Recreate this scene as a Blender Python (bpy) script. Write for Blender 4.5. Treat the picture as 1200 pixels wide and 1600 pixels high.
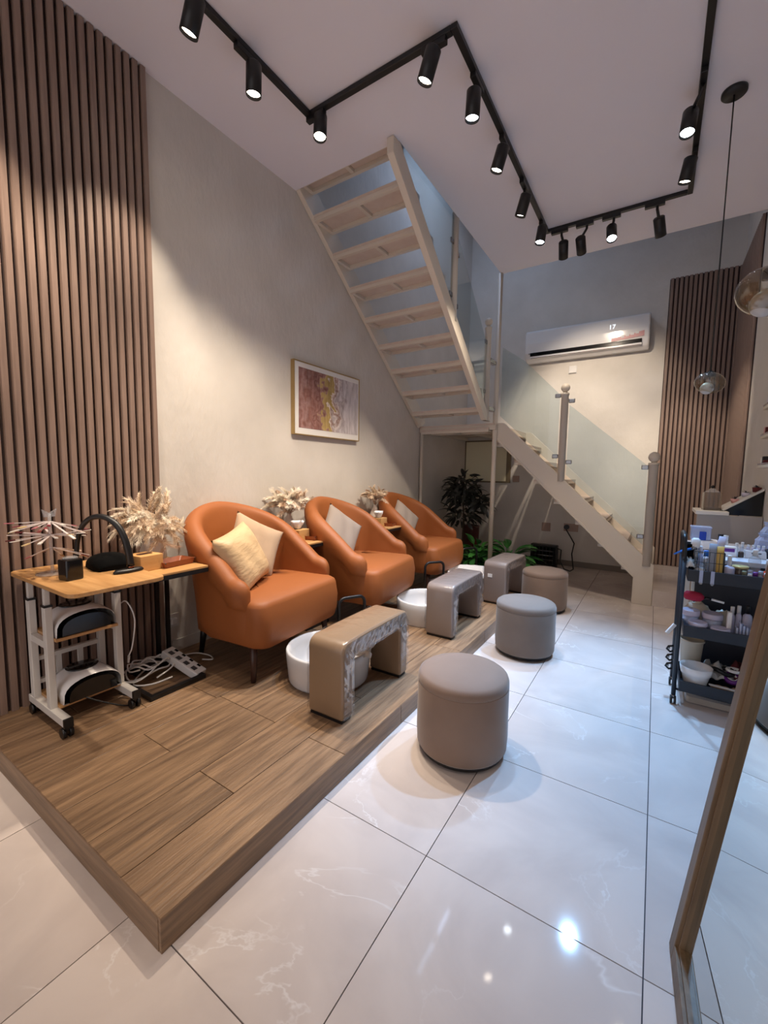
import bpy, bmesh, math, random
from mathutils import Vector, Matrix, Euler
for o in list(bpy.data.objects): bpy.data.objects.remove(o)
scene = bpy.context.scene
C = scene.collection
PI = math.pi
random.seed(7)
def lin(c):
    return tuple(((x/255)/12.92 if x/255 <= .04045 else ((x/255+.055)/1.055)**2.4) for x in c)

# ------------------------------------------------------------------ camera
CAM_Z = 1.2358
cam = bpy.data.cameras.new('camera')
cam.sensor_fit = 'VERTICAL'; cam.sensor_height = 36; cam.lens = 656.885*36/1600
cam.clip_start = .02
camo = bpy.data.objects.new('camera', cam); C.objects.link(camo)
yaw, pitch, roll = .572953, -.0939504, .01484396
fwd0 = Vector((-math.sin(yaw), math.cos(yaw), 0)); right0 = Vector((math.cos(yaw), math.sin(yaw), 0)); up0 = Vector((0, 0, 1))
fwd = fwd0*math.cos(pitch)+up0*math.sin(pitch); up1 = up0*math.cos(pitch)-fwd0*math.sin(pitch)
rt = right0*math.cos(roll)+up1*math.sin(roll); up2 = up1*math.cos(roll)-right0*math.sin(roll)
M = Matrix((rt, up2, -fwd)).transposed().to_4x4(); M.translation = Vector((0, 0, CAM_Z))
camo.matrix_world = M
scene.camera = camo

# ------------------------------------------------------------------ world, exposure, lights
scene.view_settings.view_transform = 'Standard'; scene.view_settings.look = 'None'
scene.view_settings.gamma = 1; scene.view_settings.use_curve_mapping = False
scene.view_settings.exposure = 0.27
w = bpy.data.worlds.new('world'); scene.world = w; w.use_nodes = True
w.node_tree.nodes['Background'].inputs['Color'].default_value = (1.0, .93, .94, 1)
w.node_tree.nodes['Background'].inputs['Strength'].default_value = .9
WARM = (1.0, .84, .66); COOL = (.29, .58, 1.0); NEUT = (1.0, .93, .86)
SPOT_POWER = 82
def area_light(name, loc, rot, sx, sy, power, color):
    l = bpy.data.lights.new(name, 'AREA'); l.shape = 'RECTANGLE'; l.size = sx; l.size_y = sy
    l.energy = power; l.color = color
    o = bpy.data.objects.new(name, l); C.objects.link(o); o.location = loc; o.rotation_euler = rot
    return o
# daylight-coloured lamp of the upper floor, over the stairwell
area_light('upper_floor_lamp', (-1.85, 4.6, 4.9), (0, 0, 0), .5, .9, 11, (.52, .68, 1.0))

# ------------------------------------------------------------------ helpers
class MB:
    def __init__(s): s.v = []; s.f = []; s.sm = []
    def add(s, vs, fs, smooth=False):
        n = len(s.v); s.v += [tuple(v) for v in vs]
        for f in fs: s.f.append(tuple(i+n for i in f)); s.sm.append(smooth)
        return s
    def box(s, x0, x1, y0, y1, z0, z1):
        vs = [(x, y, z) for z in (z0, z1) for y in (y0, y1) for x in (x0, x1)]
        return s.add(vs, [(0, 2, 3, 1), (4, 5, 7, 6), (0, 1, 5, 4), (2, 6, 7, 3), (0, 4, 6, 2), (1, 3, 7, 5)])
    def obox(s, mtx, sx, sy, sz):
        vs = [mtx @ Vector((x*sx/2, y*sy/2, z*sz/2)) for z in (-1, 1) for y in (-1, 1) for x in (-1, 1)]
        return s.add(vs, [(0, 2, 3, 1), (4, 5, 7, 6), (0, 1, 5, 4), (2, 6, 7, 3), (0, 4, 6, 2), (1, 3, 7, 5)])
    def bar(s, p0, p1, w, h):
        p0 = Vector(p0); p1 = Vector(p1); d = p1-p0
        q = d.to_track_quat('X', 'Z').to_matrix().to_4x4(); q.translation = (p0+p1)/2
        return s.obox(q, d.length, w, h)
    def loft(s, rings, cap0=True, cap1=True, smooth=True, closed=True):
        n = len(rings[0]); vs = [p for r in rings for p in r]; fs = []
        for i in range(len(rings)-1):
            for j in range(n if closed else n-1):
                k = (j+1) % n; fs.append((i*n+j, i*n+k, (i+1)*n+k, (i+1)*n+j))
        s.add(vs, fs, smooth)
        if cap0: s.add(rings[0], [tuple(range(n))[::-1]], False)
        if cap1: s.add(rings[-1], [tuple(range(n))], False)
        return s
    def tube(s, pts, r, n=8, cap=True, r1=None):
        pts = [Vector(p) for p in pts]; rings = []; prev = None
        for i, p in enumerate(pts):
            t = (pts[min(i+1, len(pts)-1)]-pts[max(i-1, 0)]).normalized()
            if prev is None:
                a = Vector((0, 0, 1)) if abs(t.z) < .9 else Vector((1, 0, 0)); u = t.cross(a).normalized()
            else:
                u = (prev - t*prev.dot(t)).normalized()
            prev = u; v = t.cross(u)
            rr = r if r1 is None else r+(r1-r)*i/(len(pts)-1)
            rings.append([p+u*rr*math.cos(2*PI*k/n)+v*rr*math.sin(2*PI*k/n) for k in range(n)])
        return s.loft(rings, cap, cap)
    def cyl(s, p0, p1, r0, r1=None, n=16):
        return s.tube([p0, p1], r0, n, True, r0 if r1 is None else r1)
    def lathe(s, prof, c=(0, 0, 0), n=24, mtx=None, cap0=True, cap1=True, sx=1, sy=1):
        rings = []
        for r, z in prof:
            ring = [Vector((r*sx*math.cos(2*PI*k/n), r*sy*math.sin(2*PI*k/n), z)) for k in range(n)]
            if mtx: ring = [mtx @ p for p in ring]
            rings.append([p+Vector(c) for p in ring])
        return s.loft(rings, cap0, cap1)
    def prism(s, poly, axis, a, b, smooth=False):
        def mk(p, t):
            return {'x': (t, p[0], p[1]), 'y': (p[0], t, p[1]), 'z': (p[0], p[1], t)}[axis]
        n = len(poly); vs = [mk(p, a) for p in poly]+[mk(p, b) for p in poly]
        s.add(vs, [(i, (i+1) % n, n+(i+1) % n, n+i) for i in range(n)], smooth)
        return s.add(vs, [tuple(range(n))[::-1], tuple(range(n, 2*n))], False)
    def ball(s, c, r, n=16, m=10, sz=1.0, sx=1, sy=1):
        prof = [(max(r*math.sin(PI*i/m), 1e-4), -r*sz*math.cos(PI*i/m)) for i in range(m+1)]
        return s.lathe(prof, c, n, sx=sx, sy=sy)
    def mesh(s, name, mat):
        me = bpy.data.meshes.new(name); me.from_pydata(s.v, [], s.f)
        bm = bmesh.new(); bm.from_mesh(me)
        for i, f in enumerate(bm.faces): f.smooth = s.sm[i]
        bmesh.ops.remove_doubles(bm, verts=bm.verts, dist=1e-5)
        bmesh.ops.recalc_face_normals(bm, faces=bm.faces); bm.to_mesh(me); bm.free()
        me.materials.append(mat)
        return me
    def build(s, name, mat, parent=None, bevel=0, loc=None, seg=2):
        o = bpy.data.objects.new(name, s.mesh(name, mat)); C.objects.link(o)
        if parent: o.parent = parent
        if loc is not None: o.location = loc
        if bevel:
            m = o.modifiers.new('bevel', 'BEVEL'); m.width = bevel; m.segments = seg; m.limit_method = 'ANGLE'
            m.angle_limit = .6
        return o
def tag(o, label=None, cat=None, group=None, kind=None):
    if label: o['label'] = label
    if cat: o['category'] = cat
    if group: o['group'] = group
    if kind: o['kind'] = kind
    return o
def thing(name, label, cat, loc=(0, 0, 0), rz=0, group=None):
    o = bpy.data.objects.new(name, None); C.objects.link(o); o.empty_display_size = .05
    o.location = loc; o.rotation_euler = (0, 0, rz)
    return tag(o, label, cat, group)
def struct(o, label=None): return tag(o, label, None, None, 'structure')
def inst(name, me, parent, mtx):
    o = bpy.data.objects.new(name, me); C.objects.link(o); o.parent = parent; o.matrix_local = mtx
    return o
KIDS = {}
def copy_tree(o, parent=None):
    c = o.copy(); C.objects.link(c)
    if parent:
        c.parent = parent; c.matrix_parent_inverse = o.matrix_parent_inverse
    for ch in [x for x in bpy.data.objects if x.parent == o]: copy_tree(ch, c)
    return c
def dup(o, loc, rz=None, label=None):
    c = copy_tree(o); c.location = loc
    if rz is not None: c.rotation_euler = (0, 0, rz)
    if label: c['label'] = label
    return c

# ------------------------------------------------------------------ materials
def mat(name, col, rough=.5, metal=0, **kw):
    m = bpy.data.materials.new(name); m.use_nodes = True; nt = m.node_tree
    b = nt.nodes['Principled BSDF']; c = lin(col)+(1,)
    b.inputs['Base Color'].default_value = c; b.inputs['Roughness'].default_value = rough; b.inputs['Metallic'].default_value = metal
    for k, v in kw.items():
        if k in ('var', 'scale', 'stretch', 'bump', 'bscale', 'rnd', 'col2', 'detail', 'bstretch'): continue
        b.inputs[k.replace('_', ' ')].default_value = v
    nodes, links = nt.nodes, nt.links
    def coords(stretch, rnd):
        tc = nodes.new('ShaderNodeTexCoord'); mp = nodes.new('ShaderNodeMapping'); links.new(tc.outputs['Object'], mp.inputs['Vector'])
        mp.inputs['Scale'].default_value = stretch
        if rnd:
            oi = nodes.new('ShaderNodeObjectInfo'); mu = nodes.new('ShaderNodeVectorMath'); mu.operation = 'SCALE'
            cb = nodes.new('ShaderNodeCombineXYZ')
            for i in range(3): links.new(oi.outputs['Random'], cb.inputs[i])
            links.new(cb.outputs[0], mu.inputs[0]); mu.inputs['Scale'].default_value = 37.0
            links.new(mu.outputs[0], mp.inputs['Location'])
        return mp.outputs[0]
    if 'col2' in kw:
        n = nodes.new('ShaderNodeTexNoise'); n.inputs['Scale'].default_value = kw.get('scale', 8); n.inputs['Detail'].default_value = kw.get('detail', 5)
        links.new(coords(kw.get('stretch', (1, 1, 1)), kw.get('rnd', False)), n.inputs['Vector'])
        r = nodes.new('ShaderNodeValToRGB'); r.color_ramp.elements[0].position = .3; r.color_ramp.elements[1].position = .7
        r.color_ramp.elements[0].color = c; r.color_ramp.elements[1].color = lin(kw['col2'])+(1,)
        links.new(n.outputs['Fac'], r.inputs['Fac']); links.new(r.outputs['Color'], b.inputs['Base Color'])
    if 'bump' in kw:
        n = nodes.new('ShaderNodeTexNoise'); n.inputs['Scale'].default_value = kw.get('bscale', 40); n.inputs['Detail'].default_value = 4
        links.new(coords(kw.get('bstretch', (1, 1, 1)), kw.get('rnd', False)), n.inputs['Vector'])
        bp = nodes.new('ShaderNodeBump'); bp.inputs['Strength'].default_value = kw['bump']; bp.inputs['Distance'].default_value = .02
        links.new(n.outputs['Fac'], bp.inputs['Height']); links.new(bp.outputs['Normal'], b.inputs['Normal'])
    return m
def emit(name, col, s):
    m = bpy.data.materials.new(name); m.use_nodes = True; b = m.node_tree.nodes['Principled BSDF']
    b.inputs['Base Color'].default_value = (0, 0, 0, 1); b.inputs['Emission Color'].default_value = tuple(col)+(1,); b.inputs['Emission Strength'].default_value = s
    return m
def glass(name, tint, alpha=.12, rough=.02, refl=.045):
    """thin clear sheet: mostly transparent, fresnel reflection"""
    m = bpy.data.materials.new(name); m.use_nodes = True; nt = m.node_tree; nt.nodes.clear()
    out = nt.nodes.new('ShaderNodeOutputMaterial'); tr = nt.nodes.new('ShaderNodeBsdfTransparent'); gl = nt.nodes.new('ShaderNodeBsdfGlossy')
    df = nt.nodes.new('ShaderNodeBsdfDiffuse'); m1 = nt.nodes.new('ShaderNodeMixShader'); m2 = nt.nodes.new('ShaderNodeMixShader')
    lw = nt.nodes.new('ShaderNodeLayerWeight'); lw.inputs['Blend'].default_value = .5
    pw_ = nt.nodes.new('ShaderNodeMath'); pw_.operation = 'POWER'; pw_.inputs[1].default_value = 4; nt.links.new(lw.outputs['Facing'], pw_.inputs[0])
    fr = nt.nodes.new('ShaderNodeMath'); fr.operation = 'MULTIPLY_ADD'; fr.inputs[1].default_value = .7; fr.inputs[2].default_value = refl; nt.links.new(pw_.outputs[0], fr.inputs[0])
    tr.inputs['Color'].default_value = lin(tint)+(1,); df.inputs['Color'].default_value = lin(tint)+(1,); gl.inputs['Roughness'].default_value = rough
    m1.inputs['Fac'].default_value = alpha
    nt.links.new(tr.outputs[0], m1.inputs[1]); nt.links.new(df.outputs[0], m1.inputs[2])
    nt.links.new(fr.outputs[0], m2.inputs['Fac']); nt.links.new(m1.outputs[0], m2.inputs[1]); nt.links.new(gl.outputs[0], m2.inputs[2])
    nt.links.new(m2.outputs[0], out.inputs[0])
    return m
def wood_mat(name, dark, light, axis='y', rough=.45, sc=6, bump=.05):
    st = {'y': (9, .7, 9), 'x': (.7, 9, 9), 'z': (9, 9, .7)}[axis]
    m = mat(name, dark, rough, col2=light, scale=sc, stretch=st, rnd=True, bump=bump, bscale=sc*3, bstretch=st, detail=8)
    return m
def plank_mat():
    m = wood_mat('wood_look_tile', (102, 79, 60), (152, 122, 93), 'y', .42, 5, .14)
    nt = m.node_tree; b = nt.nodes['Principled BSDF']; src = b.inputs['Base Color'].links[0].from_socket
    oi = nt.nodes.new('ShaderNodeObjectInfo'); mr = nt.nodes.new('ShaderNodeMapRange'); mr.inputs['To Min'].default_value = .86; mr.inputs['To Max'].default_value = 1.12
    nt.links.new(oi.outputs['Random'], mr.inputs['Value'])
    mx = nt.nodes.new('ShaderNodeMix'); mx.data_type = 'RGBA'; mx.blend_type = 'MULTIPLY'; mx.inputs[0].default_value = 1
    nt.links.new(src, mx.inputs[6]); nt.links.new(mr.outputs[0], mx.inputs[7]); nt.links.new(mx.outputs[2], b.inputs['Base Color'])
    return m
def marble_mat():
    m = bpy.data.materials.new('polished_marble_tile'); m.use_nodes = True; nt = m.node_tree; N = nt.nodes; L = nt.links
    b = N['Principled BSDF']; b.inputs['Roughness'].default_value = .05; b.inputs['IOR'].default_value = 1.48
    tc = N.new('ShaderNodeTexCoord'); oi = N.new('ShaderNodeObjectInfo'); cb = N.new('ShaderNodeCombineXYZ')
    mu = N.new('ShaderNodeVectorMath'); mu.operation = 'MULTIPLY_ADD'
    for i in range(3): L.new(oi.outputs['Random'], cb.inputs[i])
    L.new(cb.outputs[0], mu.inputs[0]); mu.inputs[1].default_value = (31, 17, 9); L.new(tc.outputs['Object'], mu.inputs[2])
    n1 = N.new('ShaderNodeTexNoise'); n1.inputs['Scale'].default_value = 2.6; n1.inputs['Detail'].default_value = 5; n1.inputs['Distortion'].default_value = 1.2
    L.new(mu.outputs[0], n1.inputs['Vector'])
    r1 = N.new('ShaderNodeValToRGB'); e = r1.color_ramp.elements
    e[0].position = .35; e[0].color = lin((196, 184, 178))+(1,); e[1].position = .65; e[1].color = lin((210, 198, 191))+(1,)
    L.new(n1.outputs['Fac'], r1.inputs['Fac'])
    # thin veins where a second distorted noise crosses its mid value
    n2 = N.new('ShaderNodeTexNoise'); n2.inputs['Scale'].default_value = 1.7; n2.inputs['Detail'].default_value = 6; n2.inputs['Roughness'].default_value = .6; n2.inputs['Distortion'].default_value = .8
    L.new(mu.outputs[0], n2.inputs['Vector'])
    r2 = N.new('ShaderNodeValToRGB'); e = r2.color_ramp.elements
    e[0].position = .490; e[0].color = (0, 0, 0, 1); e[1].position = .5; e[1].color = (1, 1, 1, 1)
    x = e.new(.510); x.color = (0, 0, 0, 1)
    L.new(n2.outputs['Fac'], r2.inputs['Fac'])
    n3 = N.new('ShaderNodeTexNoise'); n3.inputs['Scale'].default_value = 3; L.new(mu.outputs[0], n3.inputs['Vector'])
    r3 = N.new('ShaderNodeValToRGB'); r3.color_ramp.elements[0].position = .5; r3.color_ramp.elements[1].position = .62
    L.new(n3.outputs['Fac'], r3.inputs['Fac'])
    mm = N.new('ShaderNodeMath'); mm.operation = 'MULTIPLY'; L.new(r2.outputs[0], mm.inputs[0]); L.new(r3.outputs[0], mm.inputs[1])
    mx = N.new('ShaderNodeMix'); mx.data_type = 'RGBA'; L.new(mm.outputs[0], mx.inputs[0]); L.new(r1.outputs[0], mx.inputs[6]); mx.inputs[7].default_value = lin((219, 212, 208))+(1,)
    L.new(mx.outputs[2], b.inputs['Base Color'])
    return m
def art_mat():
    """abstract streaks: mauve-brown at left, gold flakes in the middle, pale grey at right (object y = across, z = up)"""
    m = bpy.data.materials.new('abstract_print'); m.use_nodes = True; nt = m.node_tree; N = nt.nodes; L = nt.links; b = N['Principled BSDF']; b.inputs['Roughness'].default_value = .25
    tc = N.new('ShaderNodeTexCoord'); sp = N.new('ShaderNodeSeparateXYZ'); L.new(tc.outputs['Object'], sp.inputs[0])
    mp = N.new('ShaderNodeMapping'); mp.inputs['Scale'].default_value = (1, 14, 3); L.new(tc.outputs['Object'], mp.inputs['Vector'])
    n = N.new('ShaderNodeTexNoise'); n.inputs['Scale'].default_value = 2.2; n.inputs['Detail'].default_value = 7; n.inputs['Distortion'].default_value = .6; L.new(mp.outputs[0], n.inputs['Vector'])
    n2 = N.new('ShaderNodeTexNoise'); n2.inputs['Scale'].default_value = 11; n2.inputs['Detail'].default_value = 6; L.new(tc.outputs['Object'], n2.inputs['Vector'])
    ad = N.new('ShaderNodeMath'); ad.operation = 'MULTIPLY_ADD'; L.new(n2.outputs['Fac'], ad.inputs[0]); ad.inputs[1].default_value = .46; L.new(sp.outputs['Y'], ad.inputs[2])
    mr = N.new('ShaderNodeMapRange'); mr.inputs['From Min'].default_value = -.24; mr.inputs['From Max'].default_value = .62; L.new(ad.outputs[0], mr.inputs['Value'])
    r = N.new('ShaderNodeValToRGB'); e = r.color_ramp.elements; e[0].position = 0; e[0].color = lin((160, 130, 127))+(1,); e[1].position = 1; e[1].color = lin((205, 200, 203))+(1,)
    for p, c in ((.10, (142, 102, 96)), (.18, (166, 134, 130)), (.27, (138, 98, 90)), (.34, (158, 120, 114)), (.39, (134, 94, 86)), (.43, (160, 126, 120)), (.455, (186, 162, 108)), (.56, (170, 146, 92)), (.575, (226, 216, 206)), (.63, (156, 126, 116)), (.68, (214, 206, 204)), (.74, (176, 166, 168)), (.80, (205, 200, 203))):
        q = e.new(p); q.color = lin(c)+(1,)
    L.new(mr.outputs[0], r.inputs['Fac'])
    r2 = N.new('ShaderNodeValToRGB'); r2.color_ramp.elements[0].position = .3; r2.color_ramp.elements[0].color = (.80, .76, .76, 1); r2.color_ramp.elements[1].position = .65; r2.color_ramp.elements[1].color = (1.25, 1.22, 1.22, 1)
    L.new(n.outputs['Fac'], r2.inputs['Fac'])
    mx = N.new('ShaderNodeMix'); mx.data_type = 'RGBA'; mx.blend_type = 'MULTIPLY'; mx.inputs[0].default_value = 1
    L.new(r.outputs[0], mx.inputs[6]); L.new(r2.outputs[0], mx.inputs[7]); L.new(mx.outputs[2], b.inputs['Base Color'])
    return m

m_wall = mat('beige_plaster', (208, 202, 194), .75, col2=(218, 212, 205), scale=3, bump=.22, bscale=26, bstretch=(1, 1, .5))
m_ceil = mat('white_ceiling_paint', (231, 228, 236), .8)
m_upper = mat('upper_wall_paint', (205, 205, 205), .8)
m_marble = marble_mat()
m_joint = mat('dark_tile_joint', (70, 62, 66), .8)
m_plank = plank_mat()
m_slat = wood_mat('brown_slat_wood', (128, 106, 95), (148, 124, 111), 'z', .5, 7, .03)
m_slatback = mat('slat_backing_dark', (52, 36, 34), .8)
m_stair = mat('cream_painted_steel', (214, 203, 188), .38, bump=.02, bscale=30)
m_tread = mat('cream_tread_board', (205, 186, 172), .5, col2=(214, 198, 184), scale=12)
m_chrome = mat('brushed_steel', (150, 152, 155), .25, 1)
m_black = mat('matte_black_metal', (16, 15, 17), .42)
m_blackgloss = mat('gloss_black', (12, 11, 12), .12)
m_blackfab = mat('black_fabric', (7, 7, 8), .95, Specular_IOR_Level=.1, bump=.1, bscale=200)
m_white = mat('white_metal_paint', (212, 208, 202), .4)
m_whiteplastic = mat('white_plastic', (230, 228, 227), .10)
m_ceramic = mat('white_ceramic', (214, 213, 213), .15)
m_oak = wood_mat('honey_wood_top', (176, 128, 78), (206, 160, 106), 'y', .35, 5, .02)
m_oak_x = wood_mat('honey_wood_board', (176, 128, 78), (206, 160, 106), 'x', .35, 5, .02)
m_bamboo = mat('bamboo_box', (205, 160, 104), .45, col2=(188, 140, 86), scale=9, stretch=(1, 1, 7))
m_orange = mat('burnt_orange_upholstery', (150, 85, 38), .6, bump=.10, bscale=9)
m_leg = mat('dark_walnut_leg', (62, 38, 30), .4)
m_beige = mat('beige_linen', (180, 154, 128), .8, bump=.25, bscale=9)
m_gold = mat('golden_satin', (206, 176, 136), .5, bump=.5, bscale=9, bstretch=(1, 2.5, 1))
m_grey = mat('taupe_linen', (156, 141, 128), .8, bump=.2, bscale=9)
m_velvet = mat('taupe_velvet', (130, 106, 90), .75, col2=(138, 114, 98), scale=5, Sheen_Weight=.3)
m_velvet_g = mat('grey_velvet', (114, 100, 90), .75, col2=(122, 108, 98), scale=5, Sheen_Weight=.3)
m_velvet_b = mat('tan_velvet', (124, 98, 78), .75, col2=(132, 106, 86), scale=5, Sheen_Weight=.3)
def wrap(name, col):
    m = mat(name, col, .45, bump=.3, bscale=20, bstretch=(1, 1, .35)); b = m.node_tree.nodes['Principled BSDF']
    b.inputs['Coat Weight'].default_value = .8; b.inputs['Coat Roughness'].default_value = .12
    nt = m.node_tree; bp = [n for n in nt.nodes if n.type == 'BUMP'][0]
    nt.links.new(bp.outputs[0], b.inputs['Coat Normal']); nt.links.remove(b.inputs['Normal'].links[0])
    return m
m_wrap = wrap('wrapped_vinyl_warm_lit', (142, 116, 90)); m_wrap2 = wrap('wrapped_taupe_vinyl', (134, 120, 113))  # m_wrap is browner: the warm light on the nearest rest is in its colour
m_film = glass('clear_film', (240, 240, 242), .04, .10, .13)
m_glass = glass('stair_glass', (236, 242, 243), .03, .01, .05)
m_smoke = glass('smoked_globe_glass', (226, 214, 194), .04, .02, .10)
m_clear = glass('clear_acrylic', (240, 240, 242), .18, .05)
m_clearblue = glass('milky_blue_plastic', (205, 214, 238), .62, .15)
m_amber = mat('bronze_glass', (96, 72, 50), .15)
m_mirror = mat('mirror_glass', (205, 216, 218), .015, 1)
m_frame = wood_mat('mirror_frame_wood', (100, 80, 58), (130, 106, 80), 'z', .45, 5, .03)
m_goldframe = mat('brass_frame', (178, 150, 100), .35, .5)
m_paper = mat('white_paper', (236, 233, 230), .7)
m_art = art_mat()
m_pampas = mat('pampas_straw', (226, 204, 178), .9); m_pampas2 = mat('pampas_cream', (240, 230, 212), .9); m_pampas3 = mat('pampas_brown', (186, 152, 124), .9)
m_vase = mat('white_vase', (222, 214, 206), .45)
m_leafdark = mat('dark_faded_leaf', (44, 46, 42), .5, col2=(72, 72, 66), scale=20, rnd=True)
m_leaf = mat('green_leaf', (34, 88, 40), .4, col2=(64, 130, 60), scale=15, rnd=True)
m_leaflight = mat('bright_green_leaf', (70, 140, 62), .4)
m_stem = mat('plant_stem', (74, 60, 44), .7)
m_redpot = mat('dark_red_pot', (82, 34, 30), .35)
m_grass = mat('green_mat_pile', (44, 92, 34), .8)
m_tan = mat('brown_leather', (140, 74, 42), .45)
m_cart = mat('navy_black_steel', (30, 36, 46), .42)
m_counter = mat('grey_counter_panel', (160, 154, 148), .45)
m_desk = mat('white_desk', (222, 224, 232), .2)
m_navy = mat('dark_drawer', (30, 30, 40), .4)
def flat(name, c, r=.4): return mat(name, c, r)
m_blue = flat('blue_plastic', (40, 110, 200)); m_deepblue = flat('deep_blue_cap', (24, 62, 170)); m_yellow = flat('yellow_tube', (214, 176, 92)); m_greytube = flat('grey_tube', (150, 156, 170))
m_red = flat('crimson_bristle', (170, 30, 60), .8); m_purple = flat('purple_plastic', (104, 40, 130)); m_olive = flat('olive_lacquer', (120, 120, 92)); m_coral = flat('coral_liquid', (216, 84, 58), .2)
m_beigeplastic = flat('beige_plastic', (196, 182, 160)); m_pink = flat('pink_print', (205, 150, 150)); m_maroon = flat('maroon_cloth', (92, 32, 36), .9); m_copper = mat('copper_ring', (196, 120, 90), .25, 1)
m_brownjar = flat('brown_jar', (72, 58, 50), .2); m_goldlid = mat('gold_lid', (200, 178, 120), .35, .4); m_lilac = flat('lilac_pale', (200, 196, 216)); m_greyd = flat('dark_grey_plastic', (70, 70, 74))
m_socket = flat('socket_plate', (168, 140, 126), .35)
m_stripe = mat('striped_cloth', (232, 228, 222), .9, col2=(30, 28, 30), scale=3, stretch=(1, 14, 1))
L_WARM = emit('warm_lens', (1.0, .86, .68), 22); L_COOL = emit('cool_lens', (.85, .94, 1.0), 22)

# ------------------------------------------------------------------ room shell
XL, XR, YB, YF, ZC = -2.48, .66, 6.13, -2.4, 3.39
PX, PYE = -1.55, 4.68          # pole / ceiling corner
TOPZ = 5.8
def slab(name, m, *b): return struct(MB().box(*b).build(name, m))
floor = struct(MB().box(XL-.1, XR+.1, YF-.1, YB+.1, -.12, -.006).build('floor', m_joint))
T = .6; X0, Y0 = -.5504, 1.1359
PLX, PLY0, PLY1, PLZ = -.985, .509, 4.55, .1
tile_cache = {}
for i in range(-4, 3):
    for j in range(-6, 10):
        x0, x1 = X0+i*T, X0+(i+1)*T; y0, y1 = Y0+j*T, Y0+(j+1)*T
        g = .0016
        x0, x1, y0, y1 = max(x0+g, XL), min(x1-g, XR), max(y0+g, YF), min(y1-g, YB)
        if x1-x0 < .02 or y1-y0 < .02: continue
        if x1 < PLX-.05 and y0 > PLY0+.02 and y1 < PLY1-.02: continue
        k = (round(x1-x0, 3), round(y1-y0, 3))
        if k not in tile_cache: tile_cache[k] = MB().box(0, x1-x0, 0, y1-y0, -.0055, 0).mesh('floor_tile', m_marble)
        inst('floor_tile', tile_cache[k], floor, Matrix.Translation((x0, y0, 0)))
slab('wall_left', m_wall, XL-.1, XL, YF, YB+.1, 0, TOPZ)
slab('wall_back', m_wall, XL-.1, XR+.1, YB, YB+.1, 0, TOPZ)
slab('wall_right', m_wall, XR, XR+.1, YF, YB+.1, 0, TOPZ)
slab('ceiling', m_ceil, PX, XR, YF, PYE, ZC, ZC+.22)
slab('ceiling_stair_side', m_ceil, XL, PX, YF, 2.52, ZC, ZC+.22)
slab('ceiling_upper', m_upper, XL-.1, XR+.1, YF, YB+.1, TOPZ, TOPZ+.1)
slab('wall_upper_front', m_upper, XL, XR, .4, .5, ZC+.22, TOPZ)
slab('baseboard_left', m_white, XL, XL+.012, 1.42, PLY1, PLZ, PLZ+.07)
slab('baseboard_back', mat('grey_baseboard', (132, 122, 112), .5), XL, -.02, YB-.012, YB, 0, .075)

# platform in wood-look planks
plat = struct(MB().box(XL, PLX-.012, PLY0+.012, PLY1, 0, PLZ-.012).build('platform', m_joint))
pw = .1995; row = 0; x1 = PLX
STAG = {0: 1.265, 1: .884, 2: 1.26, 3: .884, 4: 1.24, 5: 1.0, 6: .8, 7: 1.1}
while x1 > XL+.01:
    x0 = max(x1-pw, XL); st = STAG.get(row, 1.0); ys = [PLY0, st]
    if row in (1,): ys.append(1.265+.38)
    if row == 3: ys.append(1.26)
    while ys[-1] < PLY1: ys.append(ys[-1]+1.2)
    ys[-1] = PLY1
    if ys[-1]-ys[-2] < .05: ys.pop(-2)
    for a, b in zip(ys[:-1], ys[1:]):
        zo = random.uniform(-.0006, .0006)
        p = MB().box(-(x1-x0)/2+.0012, (x1-x0)/2-.0012, -(b-a)/2+.0012, (b-a)/2-.0012, -.011, zo).build('plank', m_plank, plat, .0012, ((x0+x1)/2, (a+b)/2, PLZ), 1)
    x1 = x0; row += 1
y = PLY0
while y < PLY1-.05:
    b = min(y+1.2, PLY1)
    MB().box(-.006, .0055, -(b-y)/2+.001, (b-y)/2-.001, -.049, .048).build('fascia_plank', m_plank, plat, .001, (PLX-.0055, (y+b)/2, .049), 1); y = b
m_plank_x = wood_mat('wood_look_tile_cross', (102, 79, 60), (152, 122, 93), 'x', .42, 5, .1)
x = PLX-.0115
while x > XL+.02:
    a = max(x-1.2, XL)
    MB().box(-(x-a)/2+.001, (x-a)/2-.001, -.0055, .006, -.049, .048).build('fascia_plank', m_plank_x, plat, .001, ((x+a)/2, PLY0+.0055, .049), 1); x = a
slab('stair_base', m_marble, .035, XR-.002, 4.70, YB-.002, 0.0, .155)

# slatted wall panels
def slat_panel(name, label, n, pitch, place, z0, z1, back):
    p = struct(back.build(name, m_slatback), label)
    prof = [(-pitch*.36, 0), (-pitch*.36, .012), (-pitch*.28, .021), (pitch*.28, .021), (pitch*.36, .012), (pitch*.36, 0)]
    for k in range(n):
        vs = MB(); pos, ax = place(k)
        if ax == 'x': poly = [(pos[0]+d, pos[1]+a) for a, d in prof]
        elif ax == '-x': poly = [(pos[0]-d, pos[1]+a) for a, d in prof]
        else: poly = [(pos[0]+a, pos[1]-d) for a, d in prof]
        cx = sum(q[0] for q in poly)/6; cy = sum(q[1] for q in poly)/6
        vs.prism([(q[0]-cx, q[1]-cy) for q in poly], 'z', z0 if cy > PLY0 else 0.0, z1).build('slat', m_slat, p, 0, (cx, cy, 0))
    return p
slat_panel('wall_panel_left', 'dark brown vertical slat cladding on the left wall', 52, .0415, lambda k: ((XL+.008, 1.352-.0415*k), 'x'), PLZ, ZC-.004, MB().box(XL+.0005, XL+.009, PLY0, 1.373, PLZ, ZC-.006).box(XL+.0005, XL+.009, 1.373-.0415*52, PLY0, 0, ZC-.006))
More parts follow.
